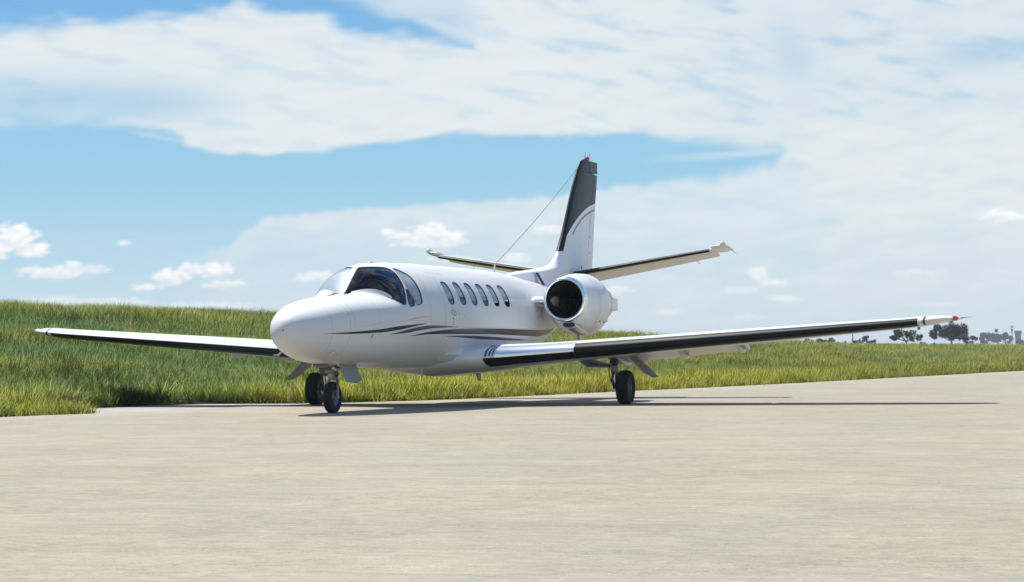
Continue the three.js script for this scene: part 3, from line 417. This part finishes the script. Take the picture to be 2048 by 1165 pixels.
// --- landing gear
function wheel(parent, X, Y, R, w, rimR, out) {
  const P = [], hw = w / 2, k = [[rimR, -hw * .72], [rimR + .015, -hw * .92], [lerp(rimR, R, .5), -hw], [lerp(rimR, R, .82), -hw * .93], [R * .97, -hw * .72], [R, -hw * .40], [R * 1.002, -hw * .36], [R * .988, -hw * .33], [R * .988, -hw * .27], [R * 1.004, -hw * .24]];
  for (const [r, y] of k) P.push(new THREE.Vector2(r, y)); for (const [r, y] of [...k].reverse()) P.push(new THREE.Vector2(r, -y));
  const tg = new THREE.LatheGeometry(P, 48); tg.rotateZ(Math.PI / 2); const c = V(X, Y, R - .006); tg.translate(c.x, c.y, c.z); add('tyre', tg, M.tyre, parent);
  const rp = [[.0, hw * .45], [.05, hw * .45], [.055, hw * .7], [rimR * .45, hw * .62], [rimR * .62, hw * .30], [rimR * .86, hw * .32], [rimR * .93, hw * .70], [rimR * 1.04, hw * .76], [rimR * 1.04, -hw * .76], [rimR * .93, -hw * .7], [rimR * .8, -hw * .3], [0, -hw * .3]].map(([r, y]) => new THREE.Vector2(r, y * out));
  const rg = new THREE.LatheGeometry(rp, 40); rg.rotateZ(-Math.PI / 2); rg.translate(c.x, c.y, c.z); add('rim', rg, M.rim, parent);
  for (let i = 0; i < 8; i++) { const a = (i / 8) * 2 * Math.PI, g = new THREE.CylinderGeometry(.009, .009, .02, 6); g.rotateZ(Math.PI / 2); g.translate(c.x + out * hw * .36, c.y + Math.cos(a) * rimR * .72, c.z + Math.sin(a) * rimR * .72); add('wheel_bolt', g, M.steel, parent); }
  return c;
}
for (const s of [1, -1]) {
  const gr = new THREE.Group(); gr.name = 'main_landing_gear'; jet.add(gr);
  const Y = 2.70; wheel(gr, 7.2, s * Y, .275, .20, .135, s);
  const yi = Y - .17;
  add('strut', strip([bar(V(7.17, s * yi, .86), V(7.18, s * yi, .48), .055), bar(V(7.18, s * yi, .5), V(7.2, s * yi, .24), .036)]), M.gearGrey, gr);
  add('oleo', bar(V(7.18, s * yi, .50), V(7.19, s * yi, .34), .040), M.polish, gr);
  add('axle', strip([bar(V(7.2, s * (yi - .03), .27), V(7.2, s * (Y - .04), .27), .034), bar(V(7.2, s * (yi + .04), .27), V(7.2, s * (yi + .07), .27), .11, .11, 24)]), M.steel, gr);
  add('torque_link', strip([bar(V(7.12, s * yi, .52), V(7.02, s * yi, .40), .018), bar(V(7.02, s * yi, .40), V(7.14, s * yi, .27), .018)]), M.steel, gr);
  add('side_brace', strip([bar(V(7.17, s * yi, .60), V(7.1, s * (yi - .75), .80), .024), bar(V(7.0, s * (yi - .04), .74), V(6.7, s * (yi - .1), .82), .018)]), M.gearGrey, gr);
  add('brake_line', tube([V(7.1, s * yi, .82), V(7.08, s * (yi - .06), .6), V(7.1, s * (yi - .05), .4), V(7.16, s * (yi - .02), .3)], .008, 6, 6), M.black, gr);
  add('gear_door', plate([V(6.98, s * (Y + .04), .84), V(7.50, s * (Y + .04), .82), V(7.46, s * (Y + .40), .50), V(7.34, s * (Y + .50), .43), V(7.06, s * (Y + .50), .43), V(7.0, s * (Y + .36), .52)], .02), M.doorGrey, gr);
  add('inboard_gear_door', plate([V(6.85, s * 1.92, .80), V(7.6, s * 1.92, .77), V(7.55, s * 2.10, .60), V(7.4, s * 2.40, .585), V(7.0, s * 2.48, .60), V(6.9, s * 2.15, .60)], .02), M.doorGrey, gr);
  add('wheel_well', plate([V(6.8, s * 1.5, .765), V(7.6, s * 1.5, .735), V(7.6, s * 2.75, .83), V(6.8, s * 2.75, .85)], .03), M.black, gr);
  const lg = new THREE.CylinderGeometry(.055, .06, .1, 20); lg.rotateX(Math.PI / 2 - .2); const lc = V(6.98, s * (yi + .05), .68); lg.translate(lc.x, lc.y, lc.z); add('taxi_light', lg, M.black, gr);
}
{
  const gr = new THREE.Group(); gr.name = 'nose_landing_gear'; jet.add(gr);
  wheel(gr, 1.65, 0, .228, .125, .115, 1);
  add('strut', strip([bar(V(1.74, 0, .80), V(1.70, 0, .56), .048), bar(V(1.70, 0, .57), V(1.68, 0, .47), .034)]), M.gearGrey, gr);
  add('fork', strip([-1, 1].map((s) => loft([[[1.66, .02], [1.70, .02], [1.70, .06], [1.66, .06]].map(([x, y]) => V(x, s * y, .50)), [[1.65, .06], [1.70, .06], [1.70, .085], [1.65, .085]].map(([x, y]) => V(x, s * y, .46)), [[1.64, .072], [1.68, .072], [1.68, .088], [1.64, .088]].map(([x, y]) => V(x, s * y, .34)), [[1.625, .072], [1.675, .072], [1.675, .088], [1.625, .088]].map(([x, y]) => V(x, s * y, .20))], { crease: .4 })).concat([bar(V(1.65, -.1, .222), V(1.65, .1, .222), .02)])), M.gearGrey, gr);
  add('torque_link', strip([bar(V(1.76, 0, .66), V(1.86, 0, .55), .014), bar(V(1.86, 0, .55), V(1.73, 0, .48), .014), bar(V(1.58, -.07, .60), V(1.58, .07, .60), .03), bar(V(1.6, 0, .6), V(1.72, 0, .62), .03)]), M.steel, gr);
  const tl = new THREE.SphereGeometry(.042, 18, 12); const tc = V(1.60, .05, .615); tl.translate(tc.x, tc.y, tc.z); add('taxi_light', tl, M.clear, gr);
  for (const s of [1, -1]) add('gear_door', plate(s < 0 ? [V(1.55, -.17, .70), V(2.10, -.17, .68), V(2.10, -.19, .56), V(1.62, -.19, .56)] : [V(1.50, s * .17, .70), V(2.10, s * .17, .68), V(2.16, s * .235, .46), V(1.98, s * .25, .42), V(1.60, s * .24, .45)], .014), M.doorGrey, gr);
  add('forward_gear_door', plate([V(1.30, -.12, .705), V(1.30, .12, .705), V(1.22, .1, .66), V(1.22, -.1, .66)], .012), M.doorGrey, gr);
  add('wheel_well', plate([V(1.3, -.17, .735), V(1.3, .17, .735), V(2.2, .17, .70), V(2.2, -.17, .70)], .03), M.black, gr);
  add('brake_hose', tube([V(1.66, .05, .72), V(1.58, .08, .6), V(1.60, .09, .5), V(1.64, .09, .4)], .007, 6, 6), M.black, gr);
}
// --- aerials, probes and the wire
{
  const oval = (X, l, w, h, z0) => { const g = new THREE.SphereGeometry(1, 28, 12); g.scale(w, h, l); const c = V(X, 0, z0); g.translate(c.x, c.y, c.z); return g; };
  add('belly_aerial', oval(5.95, .26, .11, .045, .555), M.steel, jet); add('belly_aerial', oval(7.25, .32, .12, .05, .548), M.steel, jet);
  add('blade_aerial', loft([[V(7.60, .012, .57), V(7.84, .012, .57), V(7.84, -.012, .57), V(7.60, -.012, .57)], [V(7.72, .006, .40), V(7.86, .006, .40), V(7.86, -.006, .40), V(7.72, -.006, .40)], [V(7.74, .02, .385), V(7.98, .02, .385), V(7.98, -.02, .385), V(7.74, -.02, .385)]], { crease: .4 }), M.steel, jet);
  for (const [X, Y, z] of [[4.9, .1, .585], [6.6, -.1, .58], [9.1, .25, .66]]) add('drain', bar(V(X, Y, z + .04), V(X + .03, Y, z - .055), .012, .009, 8), M.brushed, jet);
  add('drain', bar(V(3.35, .16, .63), V(3.36, .16, .46), .007, .006, 6), M.clear, jet);
  for (const s of [1, -1]) { const p = fusP(.78, s * 2.25), q = [p[0], p[1] + s * .05, p[2] - .05]; add('pitot_tube', strip([bar(V(...p), V(...q), .014), bar(V(q[0] + .02, q[1], q[2]), V(q[0] - .16, q[1], q[2]), .011, .008)]), M.brushed, jet); }
  add('roof_aerial', loft([[V(3.0, .012, 2.17), V(3.22, .012, 2.19), V(3.22, -.012, 2.19), V(3.0, -.012, 2.17)], [V(3.08, .006, 2.215), V(3.2, .006, 2.215), V(3.2, -.006, 2.215), V(3.08, -.006, 2.215)]], { crease: .4 }), M.white, jet);
  add('aerial_mast', bar(V(8.55, 0, 2.18), V(8.60, 0, 2.335), .018, .012), M.white, jet);
  const pts = []; for (let i = 0; i <= 14; i++) { const u = i / 14; pts.push(V(lerp(8.60, 13.27, u), 0, lerp(2.335, 4.30, u) - .05 * Math.sin(Math.PI * u))); } add('aerial_wire', tube(pts, .0055, 3, 6), M.steel, jet);
  add('tail_light', oval(13.78, .06, .04, .05, 1.80), M.clear, jet);
}
// ---------------------------------------------------------------- the ground: apron, shoulder, field
// edge of the apron: Y as a function of the station X
const edgeY = pchip([[-400, -34], [-60, -8.2], [-.4, -4.15], [2.1, -3.7], [5.6, -3.45], [8.2, -3.1], [11.8, -1.9], [21, -1.2], [25, -.75], [39, -.05], [68, .95], [120, 3.4], [300, 12], [600, 28]]);
const crest = pchip([[-400, 2.3], [20, 2.25], [36, 2.12], [58, 1.90], [91, 1.42], [115, 1.10], [223, 1.04], [400, 1.1], [3000, 1.1]]);
const pad = (X, Y) => { const a = sstep(1.9, 2.5, X) * sstep(9.6, 8.2, X); return a > 0 && Y > edgeY(X) - 2.5 * sstep(0, .6, a) - .2; };   // grey shoulder let into the grass
const groundZ = (X, t) => { if (t < 0) return -.09; const b = sstep(.4, 23, t) * (1 + .06 * sstep(110, 70, X) * n2(X / 26, t / 12)); return -.02 + crest(X) * b + .10 * sstep(.5, 6, t) * lerp(1, .4, sstep(60, 110, X)) * n2(X / 9, t / 5) + .05 * sstep(1, 5, t) * n2b(X / 3, t / 2.5); };
const P3 = (X, Y, Z) => new THREE.Vector3(Y, Z, -X);
{
  const xs = [-9000, -3000, -1000, -400, -200, -100]; for (let x = -60; x < 260; x += 2) xs.push(x); xs.push(262, 280, 310, 350, 400, 500, 700, 1000, 1600, 3000, 9000);
  const ts = [-9000, -2000, -400, -100, -40, -10, -2, -.4, -.02, .02, .3, .7, 1.2, 1.8]; for (let t = 2.5; t < 40; t += .9) ts.push(t); ts.push(45, 55, 80, 130, 250, 500, 1200, 4000, 12000);
  const pos = [], col = [], idx = [], uv = [];
  for (const X of xs) for (const t of ts) { const Y = edgeY(X) - t, p = P3(X, Y, pad(X, Y) && t > 0 ? -.08 : groundZ(X, t)); pos.push(p.x, p.y, p.z); uv.push(Y / 4, X / 4); const m = .5 + .5 * fbm(X / 14, t / 7, 3); col.push(lerp(.060, .085, m), lerp(.072, .092, m), lerp(.020, .022, m)); }
  for (let i = 0; i < xs.length - 1; i++) for (let j = 0; j < ts.length - 1; j++) { const a = i * ts.length + j, b = a + 1, c = a + ts.length, d = c + 1; idx.push(a, b, c, b, d, c); }
  const g = new THREE.BufferGeometry(); g.setAttribute('position', new THREE.Float32BufferAttribute(pos, 3)); g.setAttribute('color', new THREE.Float32BufferAttribute(col, 3)); g.setAttribute('uv', new THREE.Float32BufferAttribute(uv, 2)); g.setIndex(idx); g.computeVertexNormals();
  const soil = dataTex(512, 512, (x, y) => { let s = 0; for (const [f, a] of [[5, .4], [17, .35], [60, .25]]) s += a * tileN(x, y, 512, 512, f); const v = clamp(205 + s * 60, 0, 255); return [v, v, v * .95]; }, true);
  struct(add('ground', g, std({ name: 'field_soil', vertexColors: true, map: soil, roughness: .95 }), scene), 'grassy field rising to a low bank beyond the apron');
}
{ // apron: cast concrete with exposed aggregate
  const N = 2048, base = new Float32Array(N * N), r = rng(9);
  const bump = new Float32Array(N * N);
  const low = new Float32Array(256 * 256); for (let y = 0; y < 256; y++) for (let x = 0; x < 256; x++) low[y * 256 + x] = .22 * tileN(x, y, 256, 256, 5) + .25 * tileN(x, y, 256, 256, 14) + .45 * tileN(x, y, 256, 256, 42) + .45 * tileN(x, y, 256, 256, 95);
  for (let y = 0; y < N; y++) for (let x = 0; x < N; x++) { const fx = x / 8, fy = y / 8, x0 = fx | 0, y0 = fy | 0, x1 = (x0 + 1) & 255, y1 = (y0 + 1) & 255, tx = fx - x0, ty = fy - y0; const l = lerp(lerp(low[y0 * 256 + x0], low[y0 * 256 + x1], tx), lerp(low[y1 * 256 + x0], low[y1 * 256 + x1], tx), ty); const w = r() - .5; base[y * N + x] = l * 22 + w * 10; bump[y * N + x] = .5 + w * .12 + l * .12; }
  const dot = (cx, cy, rad, dv, db) => { for (let y = -rad | 0; y <= rad; y++) for (let x = -rad | 0; x <= rad; x++) { const q = Math.hypot(x, y) / rad; if (q > 1) continue; const o = ((cy + y + N) % N) * N + ((cx + x + N) % N); base[o] += dv * (1 - q * q); bump[o] += db * (1 - q * q); } };
  for (let i = 0; i < 26000; i++) { const d = r() < .55; dot(r() * N | 0, r() * N | 0, 1.2 + r() * r() * 3.4, (d ? -1 : 1) * (8 + r() * 26), d ? -.18 : .22); }
  for (let i = 0; i < 900; i++) { const cx = r() * N, cy = r() * N, n = 8 + r() * 26, dk = r() < .6 ? -1 : .8; for (let k = 0; k < n; k++) dot((cx + (r() + r() - 1) * 90 + N) % N | 0, (cy + (r() + r() - 1) * 34 + N) % N | 0, 1.5 + r() * 3, dk * (5 + r() * 16), dk * .12); }
  const cmap = dataTex(N, N, (x, y) => { const v = base[y * N + x]; return [clamp(209 + v * 1.3, 0, 255), clamp(201 + v * 1.29, 0, 255), clamp(187 + v * 1.24, 0, 255)]; }, true), bmap = dataTex(N, N, (x, y) => { const v = clamp(bump[y * N + x], 0, 1) * 255; return [v, v, v]; });
  const xs = [-400, -200, -100, -60, -45]; for (let x = -34; x < 34; x += .45) xs.push(x); for (let x = 35; x < 110; x += 1.5) xs.push(x); xs.push(112, 130, 160, 200, 260, 340, 450, 600);
  const ts = [0]; for (let t = .35; t < 22; t += .45) ts.push(t); ts.push(24, 28, 34, 42, 55, 75, 110, 160, 230);
  const pos = [], col = [], uv = [], idx = [];
  for (const X of xs) ts.forEach((t, j) => { const wob = j === 0 ? .05 * n2(X * 1.3, 4) + .03 * n2(X * 4, 9) : 0, Y = edgeY(X) + t + wob, p = P3(X, Y, 0); pos.push(p.x, p.y, p.z); uv.push(X / 5.3, Y / 5.3);
    const a = fbm(X / 7 + 3, Y / 3.2, 4), b = fbm(X / 1.9, Y / 1.1, 3, n2b), c = .332 + .03 * a + .02 * b + .03 * (1 - sstep(.9, 1.5, t + .5 * n2(X / 3, 1))); const w = .5 + .5 * n2b(X / 5, Y / 3); col.push(c * 1.32, c * lerp(1.25, 1.27, w), c * lerp(1.10, 1.17, w)); });
  for (let i = 0; i < xs.length - 1; i++) for (let j = 0; j < ts.length - 1; j++) { const a = i * ts.length + j, b = a + 1, c = a + ts.length, d = c + 1; idx.push(a, c, b, b, c, d); }
  // the slab's edge, 7 cm down to the soil
  const k = pos.length / 3; xs.forEach((X, i) => { const o = i * ts.length * 3; pos.push(pos[o], -.1, pos[o + 2]); col.push(.35, .33, .29); uv.push(X / 5.3, (edgeY(X) - .1) / 5.3); }); for (let i = 0; i < xs.length - 1; i++) { const a = i * ts.length, b = (i + 1) * ts.length; idx.push(a, k + i, b, b, k + i, k + i + 1); }
  const g = new THREE.BufferGeometry(); g.setAttribute('position', new THREE.Float32BufferAttribute(pos, 3)); g.setAttribute('color', new THREE.Float32BufferAttribute(col, 3)); g.setAttribute('uv', new THREE.Float32BufferAttribute(uv, 2)); g.setIndex(idx); g.computeVertexNormals();
  struct(add('apron', g, std({ name: 'concrete', vertexColors: true, map: cmap, bumpMap: bmap, bumpScale: .010, roughness: .93 }), scene), 'pale beige concrete apron');
  // shoulder
  const sp = [], si = [], su = []; const n = 36; for (let i = 0; i <= n; i++) { const X = lerp(1.9, 9.6, i / n), a = sstep(1.9, 2.5, X) * sstep(9.6, 8.2, X), e = edgeY(X); for (const Y of [e + .06, e - .2 - 2.5 * sstep(0, .6, a)]) { const p = P3(X, Y, -.014); sp.push(p.x, p.y, p.z); su.push(X / 5.3, Y / 5.3); } if (i) { const o = (i - 1) * 2; si.push(o, o + 1, o + 2, o + 1, o + 3, o + 2); } }
  const h = new THREE.BufferGeometry(); h.setAttribute('position', new THREE.Float32BufferAttribute(sp, 3)); h.setAttribute('uv', new THREE.Float32BufferAttribute(su, 2)); h.setIndex(si); h.computeVertexNormals();
  struct(add('paved_shoulder', h, std({ name: 'old_asphalt', map: cmap, bumpMap: bmap, bumpScale: .008, color: C(.50, .52, .56), roughness: .95 }), scene), 'strip of grey asphalt between the concrete and the grass');
}
// ---------------------------------------------------------------- grass
{
  const r = rng(101);
  const blade = (pos, nor, x, z, h, w, lean, dir, curl) => { // three faces, bending over
    const c = Math.cos(dir), s = Math.sin(dir), q = (u, side) => { const d = lean * u + curl * u * u, ww = w * (1 - u * .72) * side; return [x + c * d - s * ww, h * (u - .18 * curl * u * u), z + s * d + c * ww]; };
    const a = q(0, -1), b = q(0, 1), d = q(.55, -1), e = q(.55, 1), f = q(1, 0), n = [c * .5, .75, s * .5];
    for (const t of [[a, b, d], [b, e, d], [d, e, f]]) for (const v of t) { pos.push(...v); nor.push(...n); }
  };
  const tuft = (n, spread, h, w, leanK, curlK) => { const pos = [], nor = []; for (let i = 0; i < n; i++) { const a = r() * 6.28, d = Math.sqrt(r()) * spread; blade(pos, nor, Math.cos(a) * d, Math.sin(a) * d, h * (.55 + r() * .6), w * (.7 + r() * .7), (.1 + r() * .4) * leanK, r() * 6.28, r() * curlK); } const g = new THREE.BufferGeometry(); g.setAttribute('position', new THREE.Float32BufferAttribute(pos, 3)); g.setAttribute('normal', new THREE.Float32BufferAttribute(nor, 3)); return g; };
  const mat = phy({ name: 'grass_blade', color: C(1, 1, 1), roughness: .75, transmission: .28, thickness: 0, specularIntensity: .35 });
  const kinds = [['verge_grass', tuft(11, .10, .36, .0065, .35, .22), 'tall fine yellow-green grass along the apron edge'], ['verge_grass', tuft(9, .11, .30, .008, .5, .3), 'broad-bladed yellow-green grass along the apron edge'], ['bank_grass', tuft(13, .16, .27, .006, .6, .25), 'short green grass covering the bank'], ['bank_grass', tuft(11, .18, .34, .006, .5, .3), 'longer green grass scattered over the bank']];
  const lists = kinds.map(() => []);
  const cam = camera.position, m = new THREE.Matrix4(), q = new THREE.Quaternion(), up = new THREE.Vector3(0, 1, 0), e = new THREE.Euler();
  for (let X = -14; X < 262; X += 1) for (let t = 0; t < 30; t += 1) {
    const cx = X + .5, cY = edgeY(cx) - t - .5, dx = cY - cam.x, dz = -cx - cam.z, d = Math.hypot(dx, dz), az = Math.atan2(dx, -dz) - YAW;
    if (Math.abs(az) > .205 + .07 + 1.5 / d) continue;
    const near = t < 3; let n = (near ? 210 : 130) * Math.pow(42 / Math.max(d, 42), near ? 1.35 : 1.55); n = Math.floor(n) + (r() < n % 1 ? 1 : 0);
    for (let i = 0; i < n; i++) {
      const x = X + r(), tt = t + r(), Y = edgeY(x) - tt; if (tt < .06 + .22 * (n2(x * .7, 2) * .5 + .5) || pad(x, Y)) continue;
      const patch = fbm(x / 5 + 9, tt / 2.6, 3), wide = fbm(x / 22, tt / 6 - 3, 3, n2b), v = sstep(4.2, .4, tt + 1.5 * patch);
      const k = r() < v * .92 ? (r() < .6 ? 0 : 1) : (r() < .6 ? 2 : 3);
      const g = (.75 + .5 * r()) * (tt < 5 ? lerp(1, .78, sstep(20, 60, x)) : 1), y = clamp(.42 + wide * 1.0 + (r() - .5) * .5 + .5 * sstep(8, .5, tt + 3 * patch) + .16 * sstep(25, 70, x) - .15 * sstep(40, 10, x), 0, 1);
      let c = k < 2 ? [lerp(.17, lerp(.36, .28, sstep(15, 60, x)), y) * g, lerp(.26, lerp(.35, .31, sstep(15, 60, x)), y) * g, lerp(.014, .012, y) * g] : [lerp(.080, .25, y) * g, lerp(.165, .255, y) * g, lerp(.022, .018, y) * g];
      if (r() < .025) c = [.42 * g, .36 * g, .16 * g];
      const far = Math.max(1, d / 75), sc = (k < 2 ? .72 + .5 * (patch + .5) : .7 + .4 * (wide + .5)) * (.75 + r() * .5) * lerp(.55, 1, sstep(.0, .9, tt));
      lists[k].push([x, Y, groundZ(x, tt) - .01, sc, far, c]);
    }
  }
  lists.forEach((L, k) => { const im = new THREE.InstancedMesh(kinds[k][1], mat, L.length); im.name = numbered(kinds[k][0]); im.userData.kind = 'stuff'; im.userData.label = kinds[k][2]; im.castShadow = im.receiveShadow = true;
    const col = new THREE.Color(); L.forEach(([x, Y, z, sc, far, c], i) => { e.set((r() - .5) * .25, r() * 6.28, (r() - .5) * .25); q.setFromEuler(e); const w = sc * Math.sqrt(far); m.compose(P3(x, Y, z), q, new THREE.Vector3(w, sc, w)); im.setMatrixAt(i, m); im.setColorAt(i, col.setRGB(c[0] * .94, c[1] * .94, c[2] * .94)); }); scene.add(im); });
}
// ---------------------------------------------------------------- trees, pole, mast and tower along the far side of the field
function leafTree(name, label, X, Y, h, w, kind, seed, group, parts = {}) {
  const r = rng(seed), o = new THREE.Group(); o.name = numbered(name); scene.add(o); tag(o, label, parts.category ?? 'tree', group);
  const base = P3(X, Y, 1.25); o.position.copy(base);
  const trunkH = h * (kind === 'bush' ? .12 : .34), limbs = [bar(new THREE.Vector3(0, -.3, 0), new THREE.Vector3(.02 * h, trunkH, 0), .035 * h, .022 * h, 9)], clumps = [], pos = [], nor = [], col = [];
  const nC = parts.clumps ?? 12;
  for (let i = 0; i < nC; i++) { const a = r() * 6.28, rad = Math.sqrt(r()) * w * .5, yy = (kind === 'bush' ? .18 : .38) * h + r() * h * .52 * Math.sqrt(Math.max(.05, 1 - (rad / (w * .55)) ** 2)) * (kind === 'fan' ? 1.15 : 1), c = new THREE.Vector3(Math.cos(a) * rad, yy, Math.sin(a) * rad); clumps.push([c, (.11 + r() * .10) * Math.min(w, h)]); if (kind !== 'bush') limbs.push(bar(new THREE.Vector3(.015 * h, trunkH * (.7 + r() * .3), 0), c, .014 * h, .005 * h, 6)); }
  if (parts.extra) for (const [x, y, q] of parts.extra) { const c = new THREE.Vector3(x * w, y * h, 0); clumps.push([c, q * h]); limbs.push(bar(new THREE.Vector3(.015 * h, trunkH, 0), c, .012 * h, .004 * h, 6)); }
  const ls = parts.leaf ?? .035 * h, per = parts.per ?? 150;
  for (const [c, cr] of clumps) for (let i = 0; i < per; i++) { const d = new THREE.Vector3(r() - .5, (r() - .5) * .85, r() - .5).normalize().multiplyScalar(cr * Math.cbrt(r()) * (1 + .25 * (r() - .5))), p = c.clone().add(d), l = ls * (.6 + r() * .9), ax = new THREE.Vector3(r() - .5, r() - .3, r() - .5).normalize(), ay = new THREE.Vector3(r() - .5, r() - .5, r() - .5).cross(ax).normalize(); if (parts.blade) { ax.copy(d).normalize().add(new THREE.Vector3(0, .3, 0)).normalize(); ay.crossVectors(ax, new THREE.Vector3(r() - .5, r() - .5, r() - .5)).normalize().multiplyScalar(.3); }
    const n = new THREE.Vector3().crossVectors(ax, ay).normalize(), A = p.clone().addScaledVector(ax, -l), B = p.clone().addScaledVector(ay, l * .55), D = p.clone().addScaledVector(ax, l), E = p.clone().addScaledVector(ay, -l * .55), g = .7 + r() * .6;
    for (const v of [A, B, D, A, D, E]) { pos.push(v.x, v.y, v.z); nor.push(n.x, n.y, n.z); col.push(parts.color[0] * g, parts.color[1] * g, parts.color[2] * g); } }
  const g = new THREE.BufferGeometry(); g.setAttribute('position', new THREE.Float32BufferAttribute(pos, 3)); g.setAttribute('normal', new THREE.Float32BufferAttribute(nor, 3)); g.setAttribute('color', new THREE.Float32BufferAttribute(col, 3));
  add(kind === 'bush' ? 'stem' : 'trunk', strip(limbs), M.bark, o); add(kind === 'bush' ? 'foliage' : 'crown', g, M.leaf, o); return o;
}
M.bark = std({ name: 'bark', color: C(.075, .06, .045), roughness: .9 });
M.leaf = phy({ name: 'leaves', vertexColors: true, roughness: .7, transmission: .3, thickness: 0, specularIntensity: .3 });
// bearing (degrees right of the camera's axis) and distance to a station
const far = (deg, d) => { const a = YAW + deg * Math.PI / 180; return [-camera.position.z + Math.cos(a) * d, camera.position.x + Math.sin(a) * d]; };
const dg = (px) => Math.atan((px - 1024) / 4955) * 180 / Math.PI;
{
  leafTree('broadleaf_tree', 'pale green open-crowned tree standing on the skyline below the wing tip', ...far(dg(1812), 400), 3.7, 4.9, 'tree', 21, null, { color: [.060, .105, .035], clumps: 11, per: 130, leaf: .16, extra: [[.42, .88, .05], [-.5, .5, .05], [.5, .55, .05]] });
  leafTree('dense_tree', 'dark dense tree with spiky leaves on the skyline, nearest the wing tip light', ...far(dg(1902), 420), 5.0, 6.1, 'tree', 22, null, { color: [.018, .030, .016], clumps: 20, per: 170, leaf: .30, blade: true, extra: [[-.42, .62, .07], [-.45, .38, .07], [0, .92, .06], [.4, .3, .12], [.2, .65, .08]] });
  leafTree('small_tree', 'thin dark small tree right of the dense dark tree', ...far(dg(1943), 640), 3.9, 2.6, 'tree', 23, null, { color: [.022, .035, .020], clumps: 7, per: 80, leaf: .22 });
  leafTree('distant_tree', 'round-topped hazy tree, first of the far clump at the right', ...far(dg(1974), 1300), 9.5, 8, 'tree', 24, 'hazy trees on the far skyline', { color: [.030, .050, .032], clumps: 12, per: 110, leaf: .5 });
  leafTree('distant_tree', 'tall narrow-headed hazy tree in the middle of the far clump', ...far(dg(1994), 1350), 12.0, 6, 'tree', 25, 'hazy trees on the far skyline', { color: [.030, .050, .032], clumps: 11, per: 100, leaf: .5 });
  leafTree('distant_tree', 'broad hazy tree beside the thin mast', ...far(dg(2011), 1350), 10.0, 7.5, 'tree', 26, 'hazy trees on the far skyline', { color: [.030, .050, .032], clumps: 12, per: 100, leaf: .5 });
  leafTree('distant_tree', 'hazy low tree cut by the right edge of the view', ...far(dg(2046), 1250), 6.0, 8, 'tree', 27, 'hazy trees on the far skyline', { color: [.030, .048, .032], clumps: 12, per: 90, leaf: .5 });
  const bushes = [[1632, 470, 2.1, 6.0, 'dark low bush on the skyline left of the pole'], [1650, 480, 2.4, 4.0, 'rounder dark bush beside the low bush left of the pole'], [1683, 500, 1.8, 7.5, 'pale flat bush just left of the pole'], [1730, 500, 2.4, 4.6, 'dark rounded bush just right of the pole'], [1762, 560, 1.5, 5.0, 'flat bush left of the pale green tree'], [1856, 640, 2.0, 9.0, 'long flat bush between the pale tree and the dark tree'], [1958, 900, 2.6, 8.0, 'low hazy bush at the foot of the far clump']];
  bushes.forEach(([p, d, h, w, l], i) => leafTree('bush', l, ...far(dg(p), d), h * 1.45, w, 'bush', 40 + i, 'low bushes along the skyline', { color: i === 2 ? [.05, .085, .03] : [.026, .045, .022], clumps: 14, per: 60, leaf: .2, category: 'bush' }));
  const post = (name, label, px, d, h, r0, cat, arms) => { const [X, Y] = far(dg(px), d), o = new THREE.Group(); o.name = numbered(name); o.position.copy(P3(X, Y, 1.25)); scene.add(o); tag(o, label, cat); add('shaft', bar(new THREE.Vector3(0, -.3, 0), new THREE.Vector3(0, h, 0), r0, r0 * .7, 10), M.pole, o); for (const [y, w, t] of arms) { const g = new RoundedBoxGeometry(w, t, .15, 2, .02); g.translate(0, y, 0); add('crossarm', g, M.pole, o); } return o; };
  M.pole = std({ name: 'weathered_pole', color: C(.10, .095, .085), roughness: .9 });
  post('utility_pole', 'thin dark utility pole on the skyline among the bushes', 1705, 420, 3.2, .11, 'pole', [[2.9, .9, .1]]);
  const ms = post('lattice_mast', 'thin far mast between the hazy trees and the tower', 2024, 1400, 13.5, .28, 'mast', [[12.6, 1.6, .5], [10.8, 1.2, 1.2]]);
  const [X, Y] = far(dg(2036), 1400), tw = new THREE.Group(); tw.name = 'water_tower'; tw.position.copy(P3(X, Y, 1.25)); scene.add(tw); tag(tw, 'far grey-blue block-like tower at the right end of the skyline', 'tower');
  M.tower = std({ name: 'weathered_concrete', color: C(.16, .17, .18), roughness: .9 });
  const tb = new RoundedBoxGeometry(2.9, 9.2, 2.9, 2, .12); tb.translate(0, 4.3, 0); add('tower_shaft', tb, M.tower, tw); const tt = new RoundedBoxGeometry(3.5, 2.0, 3.5, 2, .12); tt.translate(0, 9.6, 0); add('tank', tt, M.tower, tw); for (const y of [2.5, 5.2]) { const g = new RoundedBoxGeometry(.7, 1.1, .1, 2, .02); g.translate(.3, y, 1.46); add('window', g, M.black, tw); }
}
scene.fog = new THREE.FogExp2(new THREE.Color(0.80, 0.88, 0.95), 0.00024);
renderer.render(scene, camera);
